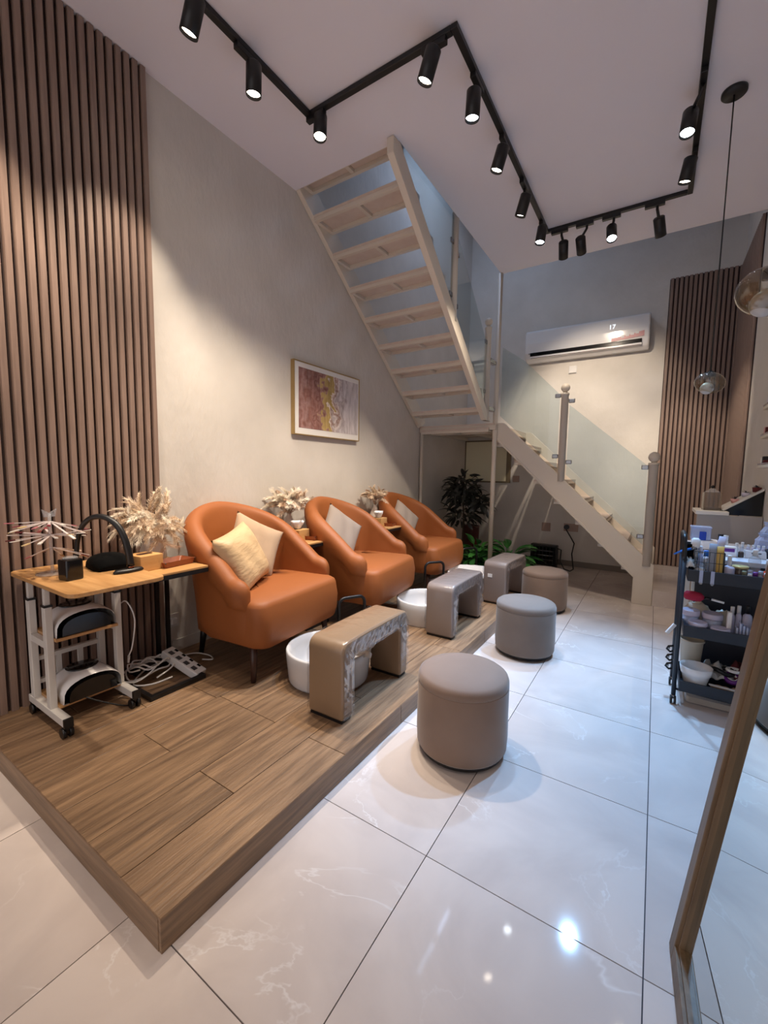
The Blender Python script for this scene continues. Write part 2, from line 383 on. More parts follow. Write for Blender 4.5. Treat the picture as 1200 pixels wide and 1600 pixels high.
slat_panel('wall_panel_back', 'brown slat cladding right of the air conditioner', 15, .0445, lambda k: ((.010+.0445*k, YB-.008), 'y'), .157, 3.53, MB().box(-.013, XR, YB-.009, YB-.0005, .157, 3.528))
slat_panel('wall_panel_right', 'brown slat cladding on the right wall by the corner', 24, .0445, lambda k: ((XR-.008, YB-.05-.0445*k), '-x'), .157, 3.53, MB().box(XR-.009, XR-.0005, 5.03, YB-.02, .157, 3.528))

# ------------------------------------------------------------------ staircase
st = thing('staircase', 'cream painted steel staircase with glass railing turning at a landing', 'staircase')
LZ = 1.80                                     # landing height
FY0, FY1 = 4.68, 5.90                         # lower flight front / back
TR = .2055; RUN = .2207
def tread(x0, x1, y0, y1, ztop, axis):
    t = MB().box(x0, x1, y0, y1, ztop-.022, ztop).build('tread', m_tread, st, .003)
    f = MB(); b = .03; zb = ztop-.05; zt = ztop-.022
    f.box(x0, x1, y0, y0+b, zb, zt); f.box(x0, x1, y1-b, y1, zb, zt); f.box(x0, x0+b, y0+b, y1-b, zb, zt); f.box(x1-b, x1, y0+b, y1-b, zb, zt)
    if axis == 'x': f.box((x0+x1)/2-.015, (x0+x1)/2+.015, y0+b, y1-b, zb+.004, zt)
    else: f.box(x0+b, x1-b, (y0+y1)/2-.015, (y0+y1)/2+.015, zb+.004, zt)
    f.build('tread_frame', m_stair, t, .002)
for j in range(-1, 9):
    yn = max(2.524, 2.672+.2395*j); zb = 3.225-.1905*j
    tread(-2.435, -1.60, yn, 2.672+.2395*j+.232, zb+.05, 'x')
for k in range(1, 8):
    xn = PX+.012+RUN*k
    tread(xn-.25, xn, FY0+.055, FY1, LZ-TR*k, 'y')
# landing
MB().box(XL+.003, PX, FY0-.05, YB-.003, LZ-.02, LZ).build('landing_deck', m_tread, st)
lf = MB().box(XL+.003, PX+.02, FY0-.06, FY0-.01, LZ-.075, LZ-.02).box(PX-.03, PX+.02, FY0-.01, YB-.003, LZ-.075, LZ-.02).box(XL+.003, XL+.05, FY0-.01, YB-.05, LZ-.075, LZ-.02).box(-2.03, -1.99, FY0-.01, YB-.05, LZ-.065, LZ-.02)
lf.build('landing_frame', m_stair, st, .003)
# stringers of the upper flight (in y-z)
def sg(y, base, slope=-.802): return base+slope*(y-2.434)
up = [(2.45, 3.386), (2.45, sg(2.45, 3.30)), (4.34, LZ), (4.51, LZ), (2.524, 3.40), (2.524, 3.386)]
MB().prism(up, 'x', -1.60, -1.55).build('stringer', m_stair, st, .004)
ul = [(2.522, sg(2.522, 3.45, -.785)), (4.55, LZ-.02), (4.68, LZ+.04), (4.68, LZ+.10), (2.522, sg(2.522, 3.45, -.785)+.24)]
MB().prism(ul, 'x', XL+.004, XL+.045).build('stringer', m_stair, st, .003)
lo = [(PX+.02, 1.61), (PX+.02, LZ), (-1.462, LZ), (.03, .392), (.03, .0), (-.135, .0), (-.135, .262)]
MB().prism(lo, 'y', FY0, FY0+.05).build('stringer', m_stair, st, .004)
MB().prism([(PX+.02, 1.61), (PX+.02, 1.635), (-.135, .287), (-.135, .262)], 'y', FY0-.012, FY0).build('stringer_flange', m_stair, st)
MB().prism(lo, 'y', FY1, FY1+.04).build('stringer', m_stair, st, .004)
# columns
MB().cyl((PX-.002, FY0-.015, 0), (PX-.002, FY0-.015, ZC), .026, n=20).build('column', m_stair, st)
MB().cyl((XL+.03, FY0-.05, 0), (XL+.03, FY0-.05, LZ-.075), .02, n=14).build('column', m_stair, st)
def post(x, y, z0, z1, r):
    p = MB().lathe([(r, z0), (r, z1-.12), (r*1.12, z1-.118), (r*1.12, z1-.10), (r*.6, z1-.095), (r*.55, z1-.085)], (x, y, 0), 20).build('newel_post', m_stair, st)
    MB().ball((x, y, z1-.045), r*1.22, 18, 10).build('finial', m_stair, p)
    return p
def clamp(par, x, y, z, dx, dy):
    m = MB(); m.box(x+min(0, dx)-abs(dy)*.13, x+max(0, dx)+abs(dy)*.13, y+min(0, dy)-abs(dx)*.13, y+max(0, dy)+abs(dx)*.13, z-.022, z+.022)
    m.build('glass_clamp', m_chrome, par, .01)
pB = post(-.842, FY0+.02, 1.17, 2.17, .036); pC = post(-.032, FY0+.02, .38, 1.46, .040)
pL = post(-1.575, 4.405, LZ, 2.86, .032)
pM = MB().cyl((-1.575, 3.50, 2.55), (-1.575, 3.50, ZC+.05), .03, n=18).build('newel_post', m_stair, st)
for z in (2.02, 1.40): clamp(pB, -.805, FY0+.02, z-.03, .06, 0); clamp(pB, -.88, FY0+.02, z+.03, -.06, 0)
for z in (1.32, .66): clamp(pC, -.07, FY0+.02, z, -.06, 0)
for z in (3.16, 2.73): clamp(pM, -1.575, 3.47, z+.03, 0, -.06); clamp(pM, -1.575, 3.53, z-.03, 0, .06)
for z in (2.52, 2.02): clamp(pL, -1.575, 4.375, z+.08, 0, -.06); clamp(pL, -1.575, 4.435, z-.08, 0, .2)
def pane(poly, axis, a): MB().prism(poly, axis, a-.005, a+.005).build('glass_pane', m_glass, st)
pane([(-.795, 1.24), (-.075, .58), (-.075, 1.33), (-.795, 1.95)], 'y', FY0+.02)
pane([(-1.51, 1.88), (-.89, 1.30), (-.89, 2.06), (-1.27, 2.45), (-1.51, 2.62)], 'y', FY0+.02)
pane([(3.545, 2.62), (4.36, 1.92), (4.36, 2.58), (3.545, 3.28)], 'x', -1.575)
pane([(2.53, 3.42), (3.455, 2.68), (3.455, 3.38), (2.53, 4.10)], 'x', -1.575)

# ------------------------------------------------------------------ fittings on the back wall
ac = thing('air_conditioner', 'white split air conditioner on the back wall above the stairs', 'air conditioner', (-.89, YB-.003, 2.95))
prof = [(0, -.20), (0, .20), (-.16, .20), (-.195, .17), (-.205, .02), (-.195, -.10), (-.16, -.17), (-.09, -.205)]
MB().prism([(p[0], p[1]) for p in prof], 'x', -.715, .715).build('housing', m_whiteplastic, ac, .02, seg=3)
MB().box(-.64, .64, -.2035, -.17, -.138, -.098).build('air_slot', m_blackgloss, ac)
fl = MB(); fl.box(-.64, .64, -.199, -.15, -.168, -.142); fl.build('louvre', m_whiteplastic, ac, .004)
MB().box(-.63, .63, -.2005, -.198, -.169, -.164).build('louvre_seam', mat('seam_brown', (96, 70, 64), .5), ac)
stk = MB().prism([(.32, -.095), (.66, -.07), (.66, -.01), (.60, -.02), (.54, -.035), (.32, -.055)], 'y', -.2075, -.2035).build('sticker', m_pink, ac)
tx = MB()
for i in range(4): tx.box(.42+.05*i, .455+.05*i, -.2085, -.2076, -.062+.008*i, -.035+.008*i)
tx.build('sticker_mark', m_paper, stk)
bl = MB().box(-.66, -.65, -.2035, -.201, -.115, -.10)
for i in range(7): bl.box(-.645+.013*i, -.636+.013*i, -.2035, -.201, -.113, -.103)
bl.build('lettering', m_greyd, ac)
def text(body, size, m, parent, loc, rot, name):
    cu = bpy.data.curves.new(name, 'FONT'); cu.body = body; cu.size = size; cu.extrude = .0004; cu.align_x = 'CENTER'
    o = bpy.data.objects.new(name, cu); C.objects.link(o); dg = bpy.context.evaluated_depsgraph_get()
    me = bpy.data.meshes.new_from_object(o.evaluated_get(dg)); bpy.data.objects.remove(o)
    me.materials.clear(); me.materials.append(m); o = bpy.data.objects.new(name, me); C.objects.link(o); o.parent = parent; o.location = loc; o.rotation_euler = rot
    return o
text('17', .075, emit('display_glow', (.85, .92, 1.0), 1.3), ac, (.32, -.2035, .055), (PI/2, 0, 0), 'temperature_display')
def plate(name, label, cat, x, z, w, h, m):
    t = thing(name, label, cat, (x, YB-.001, z)); MB().box(-w/2, w/2, -.012, 0, -h/2, h/2).build('face_plate', m, t, .004)
    return t
j = plate('junction_box', 'small white square box on the wall under the air conditioner', 'wall box', -1.02, 2.62, .10, .10, m_whiteplastic); MB().box(-.045, .045, -.03, -.012, -.045, .045).build('cover', m_whiteplastic, j, .004)
s1 = plate('blank_socket', 'square blank wall plate above the heater', 'wall plate', -1.255, .513, .115, .12, m_socket); MB().box(-.045, .045, -.015, -.012, -.048, .048).build('insert', m_socket, s1, .003)
s2 = plate('wall_socket', 'wide double wall socket with a black plug', 'socket', -.935, .528, .18, .105, m_socket)
MB().box(.015, .075, -.016, -.012, -.035, .035).build('switch', m_socket, s2, .003)
sp = plate('power_socket', 'dim square socket on the wall under the stairs', 'socket', -1.70, 1.17, .09, .09, m_socket); MB().box(-.03, .03, -.015, -.012, -.03, .03).build('insert', m_socket, sp, .003)
cab = thing('wall_cabinet', 'cream wall cabinet door under the stair landing', 'cabinet', (-2.14, YB-.001, 1.42))
MB().box(-.34, .36, -.03, 0, -.31, .31).build('frame', mat('cabinet_frame_brown', (120, 104, 78), .5), cab, .004); MB().box(-.32, .30, -.036, -.03, -.29, .29).build('door', mat('cabinet_cream', (228, 220, 188), .5), cab, .003)
# heater
h = thing('heater', 'black electric heater on the floor by the back wall', 'heater', (-1.21, 5.86, 0), -.05)
hb = MB().box(-.17, .17, -.05, .05, .03, .31).build('casing', m_black, h, .012)
MB().box(-.145, .145, -.056, -.05, .06, .28).build('recess', m_blackgloss, h)
for z in (.11, .17, .23): MB().cyl((-.13, -.062, z), (.13, -.062, z), .008, n=10).build('element_tube', m_chrome if z == .17 else m_greyd, h)
for i in range(7): MB().cyl((-.135+.045*i, -.07, .06), (-.135+.045*i, -.07, .28), .0018, n=6).build('grille_wire', m_greyd, h)
for s in (-1, 1): MB().box(s*.14-.02, s*.14+.02, -.08, .08, 0, .03).build('foot', m_black, h, .005)
cable_h = MB(); cable_h.tube([(-1.04, 5.84, .27), (-.99, 5.82, .26), (-.99, 5.78, .12), (-.93, 5.74, .03), (-.86, 5.74, .012), (-.83, 5.80, .03), (-.88, 5.95, .2), (-.87, 6.03, .33), (-.93, 6.06, .42), (-.985, 6.08, .50), (-.985, 6.09, .535)], .008, 8)
hc = tag(cable_h.build('power_cable', m_black), 'black heater cable looping up to the wall socket', 'cable')
MB().cyl((-.985, 6.068, .535), (-.985, YB-.014, .535), .032, .034, 16).build('plug', m_black, hc)

lw_ = thing('wall_socket', 'small white wall socket low on the left wall beside the nearest armchair', 'socket', (XL+.001, 1.425, .30))
MB().box(0, .010, -.043, .043, -.043, .043).build('face_plate', m_whiteplastic, lw_, .003); MB().box(.010, .035, -.018, .018, -.022, .018).build('plug', m_whiteplastic, lw_, .004)
# framed print
pic = thing('framed_print', 'brass-framed abstract print in mauve, gold and grey on the left wall', 'picture', (XL+.001, 2.89, 1.822))
fw, fh = .435, .292
fr = MB().box(0, .035, -fw, fw, -fh, -fh+.008).box(0, .035, -fw, fw, fh-.008, fh).box(0, .035, -fw, -fw+.008, -fh+.008, fh-.008).box(0, .035, fw-.008, fw, -fh+.008, fh-.008)
fr.build('frame', m_goldframe, pic)
MB().box(.002, .030, -fw+.008, fw-.008, -fh+.008, fh-.008).build('mat_board', m_paper, pic)
MB().box(0, .0015, -fw+.055, fw-.022, -fh+.058, fh-.048).build('print', m_art, pic, 0, (.030, 0, 0))

# ------------------------------------------------------------------ track lighting
tk = thing('light_track', 'black ceiling light track zigzagging across the ceiling', 'light track')
TZ0, TZ1 = ZC-.028, ZC
def rail(x0, x1, y0, y1): MB().box(x0, x1, y0, y1, TZ0, TZ1-.001).build('track_rail', m_black, tk, .003)
hw = .017
rail(-1.90-hw, -1.90+hw, -1.2, 2.05+hw); rail(-1.90+hw, -.955-hw, 2.05-hw, 2.05+hw); rail(-.955-hw, -.955+hw, 2.05-hw, 4.07+hw)
rail(-.955+hw, .075-hw, 4.07-hw, 4.07+hw); rail(.075-hw, .075+hw, -1.0, 4.07+hw)
def spot(railpt, along, axis_dir, lens, lit, label, power=1.0, angle=62, blend=.7, R=.039, LEN=.14):
    """railpt: where the adapter clips on; lens: centre of the lens; axis_dir: unit light direction"""
    d = Vector(axis_dir).normalized(); lens = Vector(lens)
    t = thing('track_spotlight', label, 'spotlight', (railpt[0], railpt[1], TZ0), 0, 'black cylinder track spotlights')
    base = Vector(t.location); l = lens-base; back = l-d*LEN
    a = MB()
    if along == 'x': a.box(-.085, .05, -.016, .016, -.028, 0)
    else: a.box(-.016, .016, -.085, .05, -.028, 0)
    a.build('adapter', m_black, t, .003)
    mid = back+d*.04
    side = Vector((d.y, -d.x, 0)); side = side.normalized() if side.length > .1 else Vector((1, 0, 0))
    MB().tube([(0, 0, -.028), (0, 0, -.05), tuple(back+d*.015)], .010, 8).build('stem', m_black, t)
    q = d.to_track_quat('Z', 'Y').to_matrix().to_4x4(); q.translation = back
    MB().lathe([(.001, .002), (R-.006, 0), (R, .006), (R, LEN), (R-.003, LEN+.001), (R-.004, LEN-.016), (.001, LEN-.017)], (0, 0, 0), 24, q, False, False).build('can', m_black, t)
    if lit:
        q2 = q.copy(); MB().lathe([(.001, LEN-.0155), (R-.0045, LEN-.0155), (R-.0045, LEN-.0145), (.001, LEN-.0145)], (0, 0, 0), 24, q2, False, False).build('lens', L_WARM if lit == 'w' else L_COOL, t)
        li = bpy.data.lights.new('spot_lamp', 'SPOT'); li.energy = SPOT_POWER*power; li.color = WARM if lit == 'w' else COOL
        li.spot_size = math.radians(angle); li.spot_blend = blend; li.shadow_soft_size = .03
        lo_ = bpy.data.objects.new('spot_lamp', li); C.objects.link(lo_); lo_.parent = t
        qm = (-d).to_track_quat('Z', 'Y').to_matrix().to_4x4(); qm.translation = l+d*.012; lo_.matrix_local = qm
    return t
def aim(lens, target): return Vector(target)-Vector(lens)
SP = [
 ((-1.90, 1.13), 'y', (-1.862, 1.235, 3.15), (-2.62, 1.12, 1.3), 'w', 'track spotlight nearest the slat wall, warm, at the top edge of the picture', .85, 58),
 ((-1.90, 1.60), 'y', (-1.870, 1.60, 3.16), (-2.10, 1.72, .5), 'w', 'warm track spotlight on the first track run, second from the slat wall', 1.05, 66),
 ((-1.83, 2.05), 'x', (-1.800, 2.03, 3.20), (-1.50, 1.55, 0), 'w', 'warm track spotlight at the first inner track corner above the chairs', 1.7, 54),
 ((-1.05, 2.05), 'x', (-1.095, 2.01, 3.17), (-2.25, 2.0, 0), 'w', 'warm track spotlight on the cross run near its right corner', 1.35, 74),
 ((-.955, 2.37), 'y', (-.965, 2.32, 3.15), (-1.15, 2.45, 0), 'c', 'cool white track spotlight on the long inner run, first after the corner', 1.4, 62),
 ((-.955, 2.86), 'y', (-.975, 2.76, 3.14), (-1.95, 2.75, 0), 'w', 'warm track spotlight in the middle of the long inner run', 1.4, 70),
 ((-.955, 3.33), 'y', (-.960, 3.26, 3.11), (-1.9, 3.6, .4), 'w', 'small-glow track spotlight hanging straight down on the long inner run', 1.1, 66),
 ((-.955, 3.93), 'y', (-.935, 3.76, 3.14), (-1.2, 3.2, 0), 'c', 'cool white track spotlight at the far inner track corner', 1.2, 60),
 ((-.83, 4.07), 'x', (-.815, 4.12, 3.14), (-1.10, 6.1, 1.5), 'w', 'track spotlight turned away, leftmost on the far track run', .9, 60),
 ((-.63, 4.07), 'x', (-.670, 4.13, 3.15), (-.72, 6.1, 1.95), 'w', 'track spotlight turned away and tilted, second from left on the far run', 1.3, 64),
 ((-.43, 4.07), 'x', (-.433, 4.04, 3.16), (-.10, 2.55, 0), 'c', 'bright cool white track spotlight in the middle of the far run', 2.5, 54),
 ((-.13, 4.07), 'x', (-.095, 4.13, 3.13), (.33, 6.1, .95), 'w', 'track spotlight turned away, rightmost on the far track run', 1.2, 48),
 ((.075, 2.98), 'y', (.020, 3.06, 3.16), (-.22, 2.25, 0), 'c', 'large-looking cool white track spotlight on the right track run', 3.0, 54),
 ((.075, 3.62), 'y', (.030, 3.54, 3.16), (-.55, 3.9, 0), 'w', 'warm track spotlight on the right track run near the far corner', 1.0, 60),
]
for rp, al, ln, tg, lit, lab, pw_, an in SP: spot(rp, al, aim(ln, tg), ln, lit, lab, pw_, an)
# the tracks run on over the camera; the lamps there
for rp, ln, tg, lit in (((-1.90, .36), (-1.88, .42, 3.16), (-2.66, .50, 1.4), 'w'), ((.075, .4), (.06, .4, 3.16), (-.8, .2, 0), 'w'), ((.075, -.7), (.06, -.7, 3.16), (-1.2, -.6, 0), 'w')):
    spot(rp, 'y', aim(ln, tg), ln, lit, 'warm track spotlight over the shop front '+('before the slat wall' if rp[0] < -1 else 'on the right run, nearer the stairs' if rp[1] > 0 else 'at the start of the right run'), 1.3 if rp[0] < -1 else .6, 62)

# pendants
def pendant(loc, rz, zg, R, label):
    t = thing('pendant_lamp', label, 'pendant lamp', (loc[0], loc[1], ZC), rz, 'smoked glass pendant lamps')
    MB().lathe([(.001, -.022), (.055, -.022), (.06, -.016), (.06, -.001), (.001, -.001)], n=28, cap0=False, cap1=False).build('canopy', m_black, t)
    MB().cyl((0, 0, -.02), (0, 0, zg+R*.8-ZC), .0035, n=6).build('cord', m_black, t)
    MB().lathe([(.008, R*.95), (.02, R*.80), (.026, R*.75), (.026, R*.45), (.001, R*.44)], (0, 0, zg-ZC), 18).build('lamp_holder', m_blackgloss, t)
    mt = Matrix.Rotation(.30, 4, 'Y')
    g = MB().lathe([(R*math.sin(PI*i/18)*1.0+.0005, -R*.80*math.cos(PI*i/18)) for i in range(0, 18)]+[(.02, R*.80)], (0, 0, zg-ZC), 32, mt, False, False, 1.02, .98)
    g.build('globe', m_smoke, t)
    MB().ball((-.012, 0, zg-ZC-R*.42), R*.46, 20, 12).build('bulb', mat('frosted_bulb', (196, 194, 192), .35), t)
    MB().ball((-.012, 0, zg-ZC-R*.45), R*.30, 16, 8).build('bulb_core', mat('bulb_core', (225, 222, 216), .4), t)
pendant((.228, 3.2), .2, 1.795, .076, 'pendant lamp with a smoked glass globe hanging before the slatted corner')
pendant((.315, 2.2), .5, 1.945, .105, 'nearest pendant lamp, its smoked globe cut by the right picture edge')

# ------------------------------------------------------------------ armchairs
def sm(a, b, t): t = max(0, min(1, t)); t = t*t*(3-2*t); return a+(b-a)*t
def make_chair(label):
    t = thing('armchair', label, 'armchair', (0, 0, 0), 0, 'burnt orange tub armchairs on the platform')
    # plan path of the shell: arm front -> round the back -> arm front
    a, b = .278, .357
    pts = []
    for k in range(-24, 25):
        s = k/24
        if abs(s) > .62:                      # straight arms, slightly flared
            u = (abs(s)-.62)/.38; x = -.03+u*.24; y = b+.012*u; n = Vector((.05, 1, 0)).normalized()
        else:
            th = abs(s)/.62*PI/2; x = -.03-a*math.cos(th); y = b*math.sin(th)
            n = Vector((-math.cos(th)*b, math.sin(th)*a, 0)).normalized()
        sg_ = 1 if s >= 0 else -1
        pts.append((Vector((x, y*sg_, 0)), Vector((n.x, n.y*sg_, 0)), abs(s)))
    rings = []
    def section(p, n, s, sc=1.0, ext=0.0):
        hgt = .935-.135*(s/.5)**1.6 if s < .5 else .80-.235*min(1, (s-.5)/.47)**1.05
        th = sm(.07, .052, s); fl = sm(.03, .022, s); lean = sm(.055, .0, s/.7)
        cz = (.20+hgt)/2
        pr = [(.0, .20), (.012, .33), (.02+lean*.4, .50 if hgt > .6 else .42), (.03+lean*.8+fl*.2, hgt-.16), (.035+lean+fl*.6, hgt-.085), (.03+lean+fl*.55, hgt-.03), (lean+fl*.1, hgt),
              (-.032+lean, hgt-.008), (-.058+lean, hgt-.035), (-th+.004+lean*.9, hgt-.09), (-th+lean*.5, hgt-.2 if hgt > .7 else .43), (-th, .40), (-th, .20)]
        nc = -.02
        return [p+n*(nc+(d-nc)*sc)+Vector((ext, 0, cz+(z-cz)*(1-(1-sc)*.45))) for d, z in pr]
    p, n, s = pts[0]
    for sc, ex in ((.15, .072), (.5, .064), (.78, .044), (.93, .022)): rings.append(section(p, n, s, sc, ex))
    for p, n, s in pts: rings.append(section(p, n, s))
    for sc, ex in ((.93, .022), (.78, .044), (.5, .064), (.15, .072)): rings.append(section(p, n, s, sc, ex))
    bk = MB().loft(rings).build('backrest', m_orange, t)
    ss = bk.modifiers.new('sub', 'SUBSURF'); ss.levels = 1; ss.render_levels = 2
    # seat block
    def outline(ins, fr=.37):
        o = []; wf, wb = .368-ins, .315-ins; xf, xb = fr-ins, -.285+ins; r = .075
        def arc(cx, cy, r, a0, a1, n=6): return [(cx+r*math.cos(a0+(a1-a0)*i/n), cy+r*math.sin(a0+(a1-a0)*i/n)) for i in range(n+1)]
        o += arc(xf-r, wf-r, r, 0, PI/2); o += [(.12, wf-.002), (-.05, wf-.02)]
        o += arc(xb+.15, wb-.15, .15, PI/2, PI); o += arc(xb+.15, -wb+.15, .15, PI, 1.5*PI)
        o += [(-.05, -wf+.02), (.12, -wf+.002)]; o += arc(xf-r, -wf+r, r, -PI/2, 0)
        return o
    def bow(x, y): return -.03*max(0, (x+.1))*0
    rr = []
    for ins, z in ((.016, .185), (.006, .195), (.003, .25), (.0, .34), (.0, .415), (.006, .434), (.022, .447), (.08, .456), (.19, .461)):
        ring = []
        for (x, y) in outline(ins):
            zz = z
            if z < .22: zz = z+.030*(1-max(0, 1-abs(y)/.40))**2*(1 if x > 0 else .5)-.012
            ring.append((x+(.018*math.sin(min(1, max(0, (z-.185)/.22))*PI) if x > .2 else 0), y, zz))
        rr.append(ring)
    se = MB().loft(rr, True, True); se.sm = [True]*len(se.sm)
    se.build('seat', m_orange, t)
    for s in (-1, 1):
        MB().cyl((.285, s*.335, 0), (.265, s*.31, .215), .014, .024, 14).build('leg', m_leg, t)
        MB().cyl((-.27, s*.22, 0), (-.24, s*.21, .215), .014, .024, 14).build('leg', m_black, t)
    return t
ch = make_chair('nearest orange tub armchair, brightly lit, holding two cushions')
ch.location = (-2.065, 1.755, PLZ); ch.rotation_euler = (0, 0, math.radians(5))
dup(ch, (-1.99, 2.69, PLZ), math.radians(7), 'middle orange tub armchair with one diamond-set taupe cushion')
dup(ch, (-2.03, 3.80, PLZ), math.radians(2), 'farthest orange tub armchair, beside the potted plants')

def pillow_mesh(name, S, Tk, m, seed=0):
    rnd = random.Random(seed); n = 20; top = []; mb = MB()
    def pt(i, j, sgn):
        u = 2*i/n-1; v = 2*j/n-1
        pin = .075
        x = S/2*u*(1-pin*(1-v*v)*abs(u)**2*0+0)*(1-pin*(1-u*u*0)*(1-v*v)*abs(u)); y = S/2*v*(1-pin*(1-u*u)*abs(v))
        z = Tk*((1-u**4)*(1-v**4))**.65
        z += .004*math.sin(9*u+3*v+seed)*(1-u*u)*(1-v*v)
        return (x, y, sgn*z)
    for sgn in (1, -1):
        vs = [pt(i, j, sgn) for i in range(n+1) for j in range(n+1)]
        fs = [(i*(n+1)+j, (i+1)*(n+1)+j, (i+1)*(n+1)+j+1, i*(n+1)+j+1) for i in range(n) for j in range(n)]
        mb.add(vs, fs, True)
    # piping seam
    return mb.mesh(name, m)
def cushion(label, loc, normal, spin, S, Tk, m, seed):
    o = bpy.data.objects.new('cushion', pillow_mesh('cushion', S, Tk, m, seed)); C.objects.link(o)
    nrm = Vector(normal).normalized(); upv = Vector((0, 0, 1)); yv = (upv-nrm*upv.dot(nrm)).normalized(); xv = yv.cross(nrm)
    R = Matrix((xv, yv, nrm)).transposed() @ Matrix.Rotation(spin, 3, 'Z')
    M4 = R.to_4x4(); M4.translation = Vector(loc); o.matrix_world = M4
    return tag(o, label, 'cushion', 'throw cushions on the armchairs')
cushion('beige square cushion behind the golden one on the nearest armchair', (-2.15, 1.80, .755), (1, -.15, .42), math.radians(-30), .35, .055, m_beige, 2)
cushion('golden satin cushion leaning in front on the nearest armchair', (-2.01, 1.595, .725), (.80, .28, .36), math.radians(12), .365, .075, m_gold, 1)
cushion('taupe cushion set as a diamond on the middle armchair', (-2.10, 2.62, .75), (1, -.15, .40), math.radians(-38), .36, .055, m_grey, 4)
cushion('pale taupe cushion on the farthest armchair', (-2.14, 3.70, .745), (1, -.2, .38), math.radians(-42), .34, .055, m_grey, 5)

# ------------------------------------------------------------------ leg rests, basins, stools, foot frames
def leg_rest(label, loc, L, m, rz=0):
    t = thing('leg_rest', label, 'leg rest', loc, rz, 'plastic-wrapped arched leg rests')
    th = .085; H = .375; W = .205
    def corner(cx, cy, r, a0, a1, n=5): return [(cx+r*math.cos(a0+(a1-a0)*i/n), cy+r*math.sin(a0+(a1-a0)*i/n)) for i in range(n+1)]
    poly = [(0, .012), (0, .2)]+corner(.05, H-.05, .05, PI, PI/2)+[(L/3, H+.004), (2*L/3, H+.004)]+corner(L-.05, H-.05, .05, PI/2, 0)+[(L, .2), (L, .012), (L-th, .012)]+corner(L-th-.035, H-th-.035, .035, 0, PI/2)+corner(th+.035, H-th-.035, .035, PI/2, PI)+[(th, .012)]
    o = MB().prism(poly, 'x', -W/2, W/2, True).build('upholstered_arch', m, t, .016, seg=3)
    MB().box(-W/2+.01, W/2-.01, .008, th-.008, 0, .012).build('foot_board', m_black, t); MB().box(-W/2+.01, W/2-.01, L-th+.008, L-.008, 0, .012).build('foot_board', m_black, t)
    # clear film gathered around the arch
    fm = MB(); e = .004
    for sx in (-1, 1):
        path = [(th*.5, .02), (th*.5, .12), (th*.5, H-th*.9), (th*.9, H-th*.45), (L*.3, H-th*.5), (L*.5, H-th*.5), (L*.7, H-th*.5), (L-th*.9, H-th*.45), (L-th*.5, H-th*.9), (L-th*.5, .12), (L-th*.5, .02)]
        n = 60; rr = random.Random(3+sx); pts = []
        for i in range(len(path)-1):
            for k in range(8):
                f = k/8; pts.append((path[i][0]*(1-f)+path[i+1][0]*f, path[i][1]*(1-f)+path[i+1][1]*f))
        vs = []; fs = []
        for i, (y, z) in enumerate(pts):
            y2, z2 = pts[min(i+1, len(pts)-1)]; y1, z1 = pts[max(i-1, 0)]; d = Vector((y2-y1, z2-z1)).normalized(); nn = Vector((-d.y, d.x))
            for q in (-1, -.5, 0, .5, 1):
                vs.append((sx*(W/2+e+rr.uniform(0, .005)), y+nn.x*q*th*.46, z+nn.y*q*th*.46))
        for i in range(len(pts)-1):
            for k in range(4): fs.append((i*5+k, i*5+k+1, (i+1)*5+k+1, (i+1)*5+k))
        fm.add(vs, fs, False)
    fm.build('plastic_film', m_film, t)
    return t
leg_rest('nearest arched leg rest in plastic wrap, vinyl coloured as if warmly lit, over the first basin', (-1.215, 1.405, PLZ), .605, m_wrap, .02)
leg_rest('middle taupe arched leg rest in plastic wrap, before the second basin', (-1.205, 2.585, PLZ), .60, m_wrap2, .01)
b3 = leg_rest('farthest arched leg rest in plastic wrap, by the white column', (-1.135, 3.55, PLZ), .55, m_wrap2, -.05)
MB().box(-.06, -.02, -.004, -.001, .235, .265).build('paper_tag', m_paper, b3)

def basin(label, loc, R, H):
    t = thing('foot_basin', label, 'foot basin', loc, 0, 'round white foot basins')
    MB().lathe([(.001, 0), (R*.93, 0), (R*.95, .01), (R, H*.7), (R+.002, H-.01), (R-.004, H), (R-.016, H-.004), (R-.022, H*.75), (R*.82, .035), (.02, .022), (.001, .022)], n=40, cap0=False, cap1=False).build('bowl', m_ceramic, t)
    MB().lathe([(.001, .023), (.022, .023), (.022, .027), (.001, .027)], n=16, cap0=False, cap1=False).build('drain', m_chrome, t)
    return t
def liner(label, loc, R, H, seed, inner=True):
    rnd = random.Random(seed); rings = []
    for r, z in ((R*.55, H*.35), (R*.75, H*.42), (R*.86, H*.8), (R*.95, H+.008), (R+.008, H+.010), (R+.012, H-.03)):
        rings.append([Vector((math.cos(2*PI*k/36)*(r+rnd.uniform(-.006, .006)*(1 if r < R else .4)), math.sin(2*PI*k/36)*(r+rnd.uniform(-.006, .006)*(1 if r < R else .4)), z+rnd.uniform(-.012, .012)*(1 if z < H*.9 else .35))) for k in range(36)])
    o = MB().loft(rings, True, False, True).build('basin_liner', m_paper, None, 0, loc)
    return tag(o, label, 'liner', 'crumpled white basin liners')
basin('white foot basin under the nearest leg rest', (-1.475, 1.74, PLZ), .232, .175)
